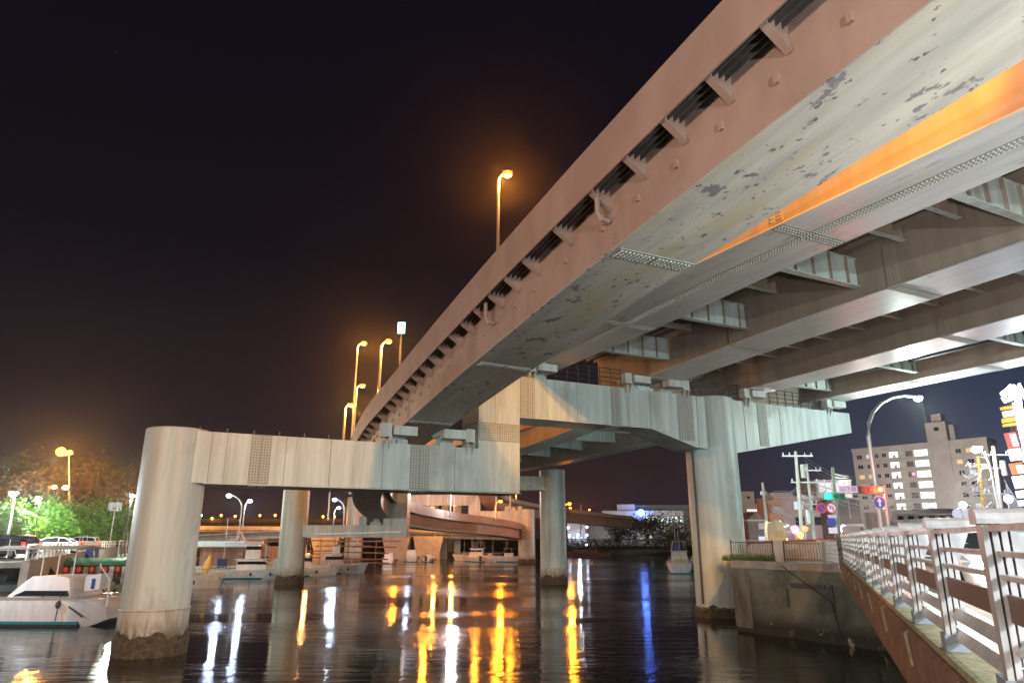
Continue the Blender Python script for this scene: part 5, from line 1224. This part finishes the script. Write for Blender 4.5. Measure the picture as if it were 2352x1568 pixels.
sb = thing('road_sign', 'pale rectangular road sign above the green trees left of the near column', 'road sign', at(264, 1190, 110))
c = at(264, 1163, 110); MB().box(c.x, 110, c.z - .65, 2.1, .1, 1.3).build('panel', emat('sign_pale', (.7, .6, .65), .5), sb); MB().box(c.x - .5, 109.9, c.z - .7, .1, .1, 1.4).box(c.x + .5, 109.9, c.z - .7, .1, .1, 1.4).build('brackets', M['white'], sb, smooth=False); MB().cyl(c.x, 110.1, 3.4, c.z, .1, 8).build('post', M['galv'], sb)
c = at(19, 1254 - 8, 54); sgn = thing('round_sign', 'faded round sign on the white lamp post at the left edge', 'road sign', c); MB().disc(c, (0, -1, 0), .3, .04).build('disc', M['red'], sgn)

# ------------------------------------------------------------------ boats
def hull_mb(L_, B_, F_, sheer=.5, z0=-.35, rake=.10, blunt=.75, n=12):
    rings = []
    for i in range(n + 1):
        t = i/n; b_ = B_/2*(blunt + (1 - blunt)*min(1, t*4)) * (1 if t < .5 else max(.03, (1 - ((t - .5)/.5)**2.2)))
        x = -L_/2 + t*L_; zd = F_ + sheer*max(0, t - .35)**1.8*1.6; rk = rake*L_*max(0, t - .6)/.4
        rings.append([(x + rk*.0 + rk, -b_, zd), (x + rk*.35, -b_*.88, zd*.35), (x, -b_*.55, z0), (x, b_*.55, z0), (x + rk*.35, b_*.88, zd*.35), (x + rk, b_, zd)])
    return MB().loft(rings)
def slab(x0, x1, w0, w1, z0, z1, sl0=0, sl1=0):
    return MB().loft([[(x0, -w0, z0), (x0 + sl0, -w0*.9, z1), (x0 + sl0, w0*.9, z1), (x0, w0, z0)], [(x1, -w1, z0), (x1 - sl1, -w1*.9, z1), (x1 - sl1, w1*.9, z1), (x1, w1, z0)]])
def boat(label, x, y, rz, L_, B_, F_, style, group='moored boats', paint='white', stripe='teal', scale=1, name='moored_boat', seed=0):
    rnd = random.Random(seed); t_ = thing(name, label, 'boat', (0, 0, 0), group)
    hull_mb(L_, B_, F_).build('hull', M[paint], t_)
    MB().loft([[(-L_/2 - .02, -B_*.40, .0), (-L_/2 - .02, -B_*.42, .13), (-L_/2 - .02, B_*.42, .13), (-L_/2 - .02, B_*.40, .0)], [(L_*.12, -B_*.475, .0), (L_*.12, -B_*.485, .13), (L_*.12, B_*.485, .13), (L_*.12, B_*.475, .0)]]).build('waterline_stripe', M[stripe], t_)
    q = MB()
    for s in (-1, 1):
        for k in range(8): q.bar((L_*(.05 + .055*k), s*B_*.40*(1 - (k/9)**2), F_), (L_*(.05 + .055*k), s*B_*.40*(1 - (k/9)**2), F_ + .65), .03, .03)
        q.tube([(L_*(.05 + .055*k), s*B_*.40*(1 - (k/9)**2), F_ + .65) for k in range(8)], .02, 5)
    q.build('bow_rail', M['galv'], t_, smooth=False)
    for k in (-.3, 0, .22): MB().sph((L_*k, -B_*.5 - .08, F_*.55), .13, 8, 6, (1, 1, 1.7)).build('fender', M['blue'] if seed % 3 == 0 else M['dark'], t_)
    q = MB(); q.tube([(L_*.46, 0, F_ + .35), (L_*.6, -.6, .5), (L_*.7, -1.0, -.1)], .025, 5); q.tube([(-L_*.45, -B_*.3, F_), (-L_*.6, -B_*.7, .3), (-L_*.66, -B_*.9, -.1)], .025, 5); q.build('mooring_rope', M['bark'], t_)
    MB().tube([(-L_*.05, B_*.1, F_ + .9), (-L_*.07, B_*.1, F_ + 3.4 + (seed % 4)*.5)], .025, 5).build('aerial', M['galv'], t_)
    if style in ('cruiser', 'fishing', 'tower'):
        h = {'cruiser': 1.0, 'fishing': 1.5, 'tower': 1.2}[style]
        cb = slab(-L_*.18, L_*.16, B_*.33, B_*.28, F_ - .1, F_ + h, .05, .45).build('cabin', M[paint], t_)
        slab(-L_*.17, L_*.155, B_*.335, B_*.285, F_ + h*.55, F_ + h*.84, .04, .2).build('cabin_window', M['glass'], cb)
        slab(-L_*.20, L_*.15, B_*.36, B_*.30, F_ + h, F_ + h + .08).build('cabin_roof', M[paint], cb)
    if style == 'fishing':
        for k, (x_, hh) in enumerate(((-L_*.12, 3.6), (L_*.3, 2.6), (-L_*.42, 2.8))):
            MB().tube([(x_, 0, F_), (x_ - .1, 0, F_ + hh + rnd.uniform(0, .8))], .05, 6, .025).build('mast', M['galv'], t_)
        fr_ = MB()
        for s in (-1, 1):
            fr_.tube([(-L_*.22, s*B_*.3, F_ + 1.5), (-L_*.20, s*B_*.22, F_ + 2.9), (L_*.05, s*B_*.2, F_ + 2.9), (L_*.08, s*B_*.26, F_ + 1.5)], .04, 6)
        fr_.tube([(-L_*.2, -B_*.22, F_ + 2.9), (-L_*.2, B_*.22, F_ + 2.9)], .04, 6); fr_.tube([(L_*.05, -B_*.2, F_ + 2.9), (L_*.05, B_*.2, F_ + 2.9)], .04, 6)
        fr_.build('gantry', M['galv'], t_)
        MB().box(L_*.02, 0, F_ + 1.6, .9, B_*.34, 1.0).build('canvas_dodger', M['blue'] if seed % 2 else M['white'], t_)
        MB().box(-L_*.36, 0, F_, .8, B_*.5, .5).build('fish_box', M['cream'], t_)
    if style == 'tower':
        slab(-L_*.10, L_*.06, B_*.22, B_*.18, F_ + 1.2, F_ + 3.0, .05, .2).build('wheelhouse', M[paint], t_)
        slab(-L_*.095, L_*.07, B_*.225, B_*.185, F_ + 2.35, F_ + 2.75, .02, .05).build('wheelhouse_window', M['glass'], t_)
        slab(-L_*.13, L_*.08, B_*.26, B_*.22, F_ + 3.0, F_ + 3.35, .1, .1).build('wheelhouse_roof', M[paint], t_)
        MB().tube([(-L_*.12, 0, F_ + 3.2), (-L_*.19, 0, F_ + 4.5)], .13, 8, .09).build('funnel', M[paint], t_)
        MB().box(-L_*.12, B_*.1, F_ + 1.25, .5, .3, .9).build('door_panel', M['rust'], t_)
        slab(L_*.20, L_*.28, B_*.1, .05, F_, F_ + 1.3, .2, .1).build('bow_locker', M[paint], t_)
        MB().tube([(-L_*.35, 0, F_), (-L_*.35, 0, F_ + 6.2)], .05, 6, .025).build('mast', M['galv'], t_)
        MB().tube([(L_*.33, 0, F_), (L_*.33, 0, F_ + 6.8)], .05, 6, .025).build('mast', M['galv'], t_)
        MB().box(-L_*.36, 0, F_ + .3, 1.0, .8, 1.0).build('net_pile', M['blue'], t_)
    if style == 'open':
        MB().box(-L_*.1, 0, F_ - .05, L_*.16, B_*.5, .7).build('console', M[paint], t_); MB().tube([(-L_*.16, -B_*.2, F_), (-L_*.14, -B_*.2, F_ + 1.6), (-L_*.02, -B_*.2, F_ + 1.65), (0, -B_*.2, F_ + .6)], .05, 6).build('arch', M['galv'], t_)
        MB().box(-L_/2 + .0, 0, .2, .4, .45, 1.0).build('outboard', M['dark'], t_)
    t_.location = (x, y, 0); t_.rotation_euler = (0, 0, rz); t_.scale = (scale,)*3
    return t_
# 1 the big catamaran-like cruiser lower left
bc = thing('cabin_cruiser', 'large pale cabin cruiser with teal waterline stripe, nearest the round column at lower left', 'boat', (0, 0, 0), 'moored boats')
ring = []
for x, b0, zt, zb in ((-11, 1.9, 1.55, -.2), (-6, 2.0, 1.5, -.25), (-2, 2.0, 1.46, -.25), (-.9, 1.95, 1.45, -.2), (0.0, 1.75, 1.25, .10), (.55, 1.5, .95, .35)):
    ring.append([(x, -b0, zt), (x - .1, -b0 + .06, zb + .4), (x, -b0 + .25, zb), (x, b0 - .25, zb), (x - .1, b0 - .06, zb + .4), (x, b0, zt)])
MB().loft(ring).build('hull', M['white'], bc)
MB().fr((0, 0, 0), (1, 0, 0), (0, 1, 0), UZ, (-11, -.75), (-1.975, 1.975), (.13, .27)).build('waterline_stripe', M['teal'], bc)
MB().fr((0, 0, 0), (1, 0, 0), (0, 1, 0), UZ, (-11, -.7), (-1.96, 1.96), (-.2, .128)).build('boot_top', M['black'], bc)
MB().fr((0, 0, 0), (1, 0, 0), (0, 1, 0), UZ, (-11, -.9), (-2.06, 2.06), (1.42, 1.50)).build('rubbing_strake', M['galv'], bc)
MB().fr((-1.45, -1.99, .75), Vector((.75, 0, -.45)).normalized(), (0, 1, 0), Vector((.45, 0, .75)).normalized(), (-.05, 1.0), (-.03, .0), (.28, .36)).build('hull_stripe', M['dark'], bc)
MB().loft([[(x, -w_, 1.5), (x + s0, -w_ + .2, zt), (x + s0, w_ - .2, zt), (x, w_, 1.5)] for x, s0, w_, zt in ((-5.3, .7, 1.6, 2.25), (-4.4, .3, 1.65, 2.6), (-2.5, 0, 1.6, 2.6), (-1.7, -.35, 1.5, 2.5))]).build('cabin', M['white'], bc)
MB().loft([[(x, -1.68, 1.56), (x + s0, -1.6, 1.84), (x + s0, 1.6, 1.84), (x, 1.68, 1.56)] for x, s0 in ((-4.9, .6), (-1.75, -.15))]).build('cabin_window', M['glass'], bc)
MB().fr((-1.35, -.4, 1.5), Vector((1, 0, .15)).normalized(), (0, 1, 0), UZ, (0, .9), (-.5, .5), (.25, 1.1)).build('seat_locker', M['white'], bc)
MB().fr((-1.05, -.92, 1.9), (1, 0, 0), (0, 1, 0), UZ, (.1, .3), (-.01, .02), (.0, .55)).build('blue_mark', M['blue'], bc)
for p in ([(.35, -1.2, .9), (.3, -1.2, 2.4), (-.35, -1.2, 3.1), (-.4, -1.2, 3.3)], ):
    MB().tube(p, .055, 8).build('davit', M['white'], bc)
MB().tube([(-1.9, -1.95, 1.6), (-1.9, -2.05, 1.2), (-1.9, -2.1, .3)], .03, 6).build('mooring_rope', M['dark'], bc); MB().sph((-1.9, -2.08, 1.15), .13, 8, 6, (1, 1, 1.6)).build('fender', M['dark'], bc)
MB().tube([(-2.6, -1.6, 1.75), (-4.5, -1.9, 1.0), (-7, -2.1, .4)], .02, 5).build('mooring_line', M['dark'], bc)
q = MB()
for k in range(4): q.tube([(-5.0 + k*.95, -.9, 2.6), (-5.0 + k*.95, -.9, 4.1)], .035, 6)
q.build('awning_poles', M['white'], bc)
MB().loft([[(x, -1.5, 4.1), (x, -.2, 4.25), (x, 1.2, 4.1), (x, 1.2, 4.05), (x, -1.5, 4.05)] for x in (-7.0, -1.7)]).build('awning', mat('grey_awning', (.22, .20, .19), .8), bc)
bc.location = (-23.05, 42.2, 0); bc.rotation_euler = (0, 0, R(-3))
# 2 flybridge boat behind it
fb = thing('flybridge_boat', 'grey flybridge motor boat with raked windscreen behind the large cruiser', 'boat', (0, 0, 0), 'moored boats')
hull_mb(11, 3.4, 1.7, blunt=.9).build('hull', M['white'], fb)
slab(-4.5, 2.4, 1.4, 1.1, 1.6, 3.0, .1, 1.2).build('cabin', M['white'], fb); slab(.4, 2.2, 1.42, 1.14, 1.95, 2.75, .2, .7).build('windscreen', M['glass'], fb)
slab(-4.6, 1.0, 1.5, 1.3, 3.0, 3.35).build('flybridge', M['white'], fb); slab(-4.4, .0, 1.2, 1.2, 4.6, 4.68).build('canopy', M['blue'], fb)
q = MB()
for x in (-4.2, -2, -.1):
    for s in (-1.1, 1.1): q.tube([(x, s, 3.3), (x, s, 4.6)], .03, 6)
for s in (-1.35, 1.35): q.tube([(-4.4, s, 3.9), (.6, s, 3.9)], .025, 6); q.tube([(.6, s, 3.9), (.9, s, 3.3)], .025, 6)
q.build('rails', M['white'], fb); slab(-5.3, 4.4, 1.72, .9, .95, 1.05).build('blue_line', M['blue'], fb)
fb.location = (-33.6, 49, 0); fb.rotation_euler = (0, 0, R(-6))
# 3 party boat with lanterns
pb = thing('party_boat', 'cream houseboat with green roof and a row of red and white lanterns', 'boat', (0, 0, 0), 'moored boats')
hull_mb(15, 3.4, 1.05, sheer=.35).build('hull', M['cream'], pb)
slab(-6.2, 4.2, 1.35, 1.3, 1.0, 2.6).build('saloon', mat('saloon_dark', (.10, .06, .04), .6), pb)
MB().loft([[(x, -1.8, 2.62), (x, -1.6, 2.86), (x, 0, 3.15), (x, 1.6, 2.86), (x, 1.8, 2.62)] for x in (-6.8, 4.6)]).build('roof', M['green'], pb)
q = MB(); qc = MB()
for i in range(11):
    x = -5.8 + i*.95
    l_ = MB().sph((x, -1.62, 2.3), .17, 10, 6, (1, 1, 1.25)).build('lantern', emat('lantern_red', (.8, .05, .02), .5) if i == 0 else bpy.data.materials['lantern_red'], pb)
    MB().fr((x + .45, -1.42, 1.15), (1, 0, 0), (0, 1, 0), UZ, (-.17, .17), (-.03, .03), (0, 1.35)).build('curtain', M['white'], pb, smooth=False)
q = MB()
for i in range(16): q.fr((-5.2 + i*.8, -1.74, .55), (1, 0, 0), (0, 1, 0), UZ, (0, .28), (-.02, .02), (0, .3))
q.build('hull_pattern', M['green'], pb, smooth=False)
slab(4.7, 6.4, .9, .8, 1.3, 3.1, 0, .1).build('wheelhouse', M['cream'], pb); slab(4.9, 6.3, .93, .83, 1.9, 2.7).build('wheelhouse_window', M['glass'], pb); slab(4.6, 6.6, 1.0, .95, 3.1, 3.25).build('wheelhouse_roof', M['green'], pb)
pb.location = (-35.5, 58.5, 0); pb.rotation_euler = (0, 0, R(10))
boat('white motor boat moored between the houseboat and the near round column', -35.5, 66.5, R(5), 9, 3.0, 1.3, 'cruiser', seed=1)
boat('small white boat with a grey windscreen partly behind the near round column', -32.5, 70.5, R(15), 7, 2.6, 1.1, 'cruiser', seed=2)
boat('white fishing boat with a tall wheelhouse tower between the left columns', -31.6, 88, R(8), 10.5, 3.2, 1.0, 'tower', seed=3, paint='white')
boat('low grey-white skiff with a blue seat cover left of the tower boat', -37.3, 87.5, R(4), 7.5, 2.2, .8, 'open', seed=4)
boat('dark fishing boat with masts moored behind the tower boat', -29, 97, R(12), 10, 3, 1.1, 'fishing', seed=5)
boat('fishing boat with bent masts behind the grey skiff', -38, 99, R(-8), 9, 3, 1.1, 'fishing', seed=7)
boat('small fishing boat just left of the second round column', -25, 101, R(20), 8, 2.6, 1.0, 'fishing', seed=8)
boat('white launch between the two central funnel piers', -21.5, 152, R(100), 8, 3, 1.3, 'cruiser', seed=9)
boat('tiny white dinghy beside the white launch', -17.3, 150, R(80), 5, 2, .8, 'open', seed=10)
boat('white boat left of the central orange column', -8.5, 152, R(120), 7.5, 2.6, 1.0, 'open', seed=11)
boat('long low white fishing boat between the central column and the third pier', -1.8, 150, R(176), 11.5, 3, 1.1, 'open', seed=12)
boat('dark boat under the low bridge beside the long white one', -8, 158, R(170), 9, 3, 1.0, 'fishing', seed=13)
boat('pale fishing boat with pipe gantry, stern on, left of the big round column', 24.2, 104, R(80), 10.5, 3.6, 1.4, 'fishing', seed=15)
boat('second fishing boat with gantry partly behind the big round column', 28.5, 108, R(82), 10.5, 3.4, 1.4, 'fishing', seed=17)
boat('low reddish boat on the far water left of the factory trees', 21.5, 196, R(178), 11, 2.6, .9, 'open', paint='rust', seed=19)
boat('small reddish boat touching the right edge of the second pier column', 12.5, 192, R(178), 8, 2.4, .9, 'open', paint='rust', seed=20)
boat('low blue-covered boat near the shed jetty, left of the grey skiff', -41.5, 84, R(-4), 6.5, 2.2, .8, 'open', seed=21)
boat('fishing boat with gantry and white dodger just behind the tower boat bow', -27.5, 93, R(24), 9, 2.8, 1.0, 'fishing', seed=22)
boat('dark fishing boat beyond the flybridge boat at the left edge', -50, 68, R(4), 9, 2.8, 1.1, 'fishing', seed=23)
boat('fishing boat with blue dodger beyond the party boat roof', -42.5, 72, R(10), 9, 2.8, 1.1, 'fishing', seed=25)
boat('small cruiser between the pale riser and the first funnel pier', -24, 140, R(95), 7, 2.6, 1.0, 'cruiser', seed=26)
# upright yellow kayak by the shed, floating shed, blue float
c = at(466, 1344, 76)
ky = thing('kayak', 'yellow kayak standing upright at the water left of the grey skiff', 'kayak', (c.x, 76, 0))
MB().loft([[(c.x + .9*t + w_*math.cos(a), 76 + w_*.6*math.sin(a), z) for a in (0, 1.05, 2.1, 3.14, 4.2, 5.25)] for t, w_, z in ((0, .12, -.1), (0, .32, .6), (.1, .42, 1.4), (.25, .34, 2.2), (.45, .05, 3.0))]).build('hull', M['yellow'], ky)
MB().box(c.x + .05, 75.7, .75, .5, .1, .25).build('cockpit', M['dark'], ky)
sh = thing('boat_shed', 'pinkish boat shed with a pale blue awning roof behind the left crossbeam column', 'shed', (-42, 97, .6))
M['pinkwall'] = mat('pink_wall', (.42, .24, .19), .8, dark=(.25, .14, .11), vscale=(1, 1, .25), ns=1.4, lo=.4, hi=.6)
MB().box(-38.2, 100, .0, 14.5, 5, .9).build('barge', M['conc'], sh); MB().box(-38.0, 100, .9, 9.5, 4, 2.7).build('wall', M['pinkwall'], sh)
MB().box(-36.2, 97.9, .9, .9, .12, 1.9).build('door', M['dark'], sh); MB().box(-33.9, 97.9, .9, 1.3, .1, 1.4).build('window', M['dark'], sh)
MB().loft([[(-45, y, 3.65 + dz), (-45, y, 3.75 + dz), (-36, y, 3.75 + dz), (-36, y, 3.65 + dz)] for y, dz in ((96.6, -.1), (102.5, .55))]).build('awning_roof', mat('pale_blue_roof', (.50, .60, .62), .6), sh)
jt = thing('jetty', 'long pale floating jetty in front of the pink boat shed', 'jetty', (-38, 93, 0)); MB().box(-36.5, 94, .35, 11, 1.6, .22).build('deck', M['pale'], jt); MB().box(-36.5, 94, -.5, 10.4, 1.2, .85).build('floats', M['dark'], jt)
bl = thing('boat_cover', 'blue covered float just right of the second round column', 'float', at(690, 1290, 96)); c = at(690, 1290, 96); MB().sph((c.x, 96, .45), .9, 12, 6, (1.6, 1, .9)).build('cover', M['blue'], bl)
tp_ = thing('timber_rack', 'rusty stacked timbers and scrap under the low bridge behind the fishing boats', 'rack', (-25, 118, .5)); q = MB()
rnd = random.Random(2)
for i in range(26):
    x = -48 + rnd.random()*26; z = .8 + rnd.random()*3.6; q.bar((x - rnd.uniform(2, 5), 117 + rnd.random()*3, z), (x + rnd.uniform(2, 5), 117 + rnd.random()*3, z + rnd.uniform(-.2, .2)), .2, .2)
q.build('timbers', M['rust'], tp_, smooth=False)
q = MB()
for i in range(12): q.tube([(-48 + i*2.3, 119, -.5), (-48 + i*2.3, 119, 4.6)], .09, 6)
q.build('uprights', M['rust'], tp_)
street_lamp((-33, 112, 1.0), (-32, 112, 5.0), 'low sodium lamp over the timber rack, hidden by the fishing boats', (1, .42, .15), 900, 30, .07, .2, .2, 'dark', rad=.3)

# ------------------------------------------------------------------ thin haze added over the harbour so lamps glow as lens bloom would
hz = bpy.data.materials.new('glow_haze'); hz.use_nodes = True; t = hz.node_tree
for q in [x for x in t.nodes if x.type == 'BSDF_PRINCIPLED']: t.nodes.remove(q)
pv = t.nodes.new('ShaderNodeVolumePrincipled'); pv.inputs['Color'].default_value = (.9, .9, .92, 1); pv.inputs['Density'].default_value = HAZE; pv.inputs['Anisotropy'].default_value = .92
t.links.new(pv.outputs[0], t.nodes['Material Output'].inputs['Volume'])
tag(MB().fr((0, 0, -4), (1, 0, 0), (0, 1, 0), UZ, (-2600, 2600), (-450, 4100), (0, 52)).build('haze', hz, smooth=False), 'thin haze added over the harbour to give the lamps a glow', 'haze', kind='stuff')
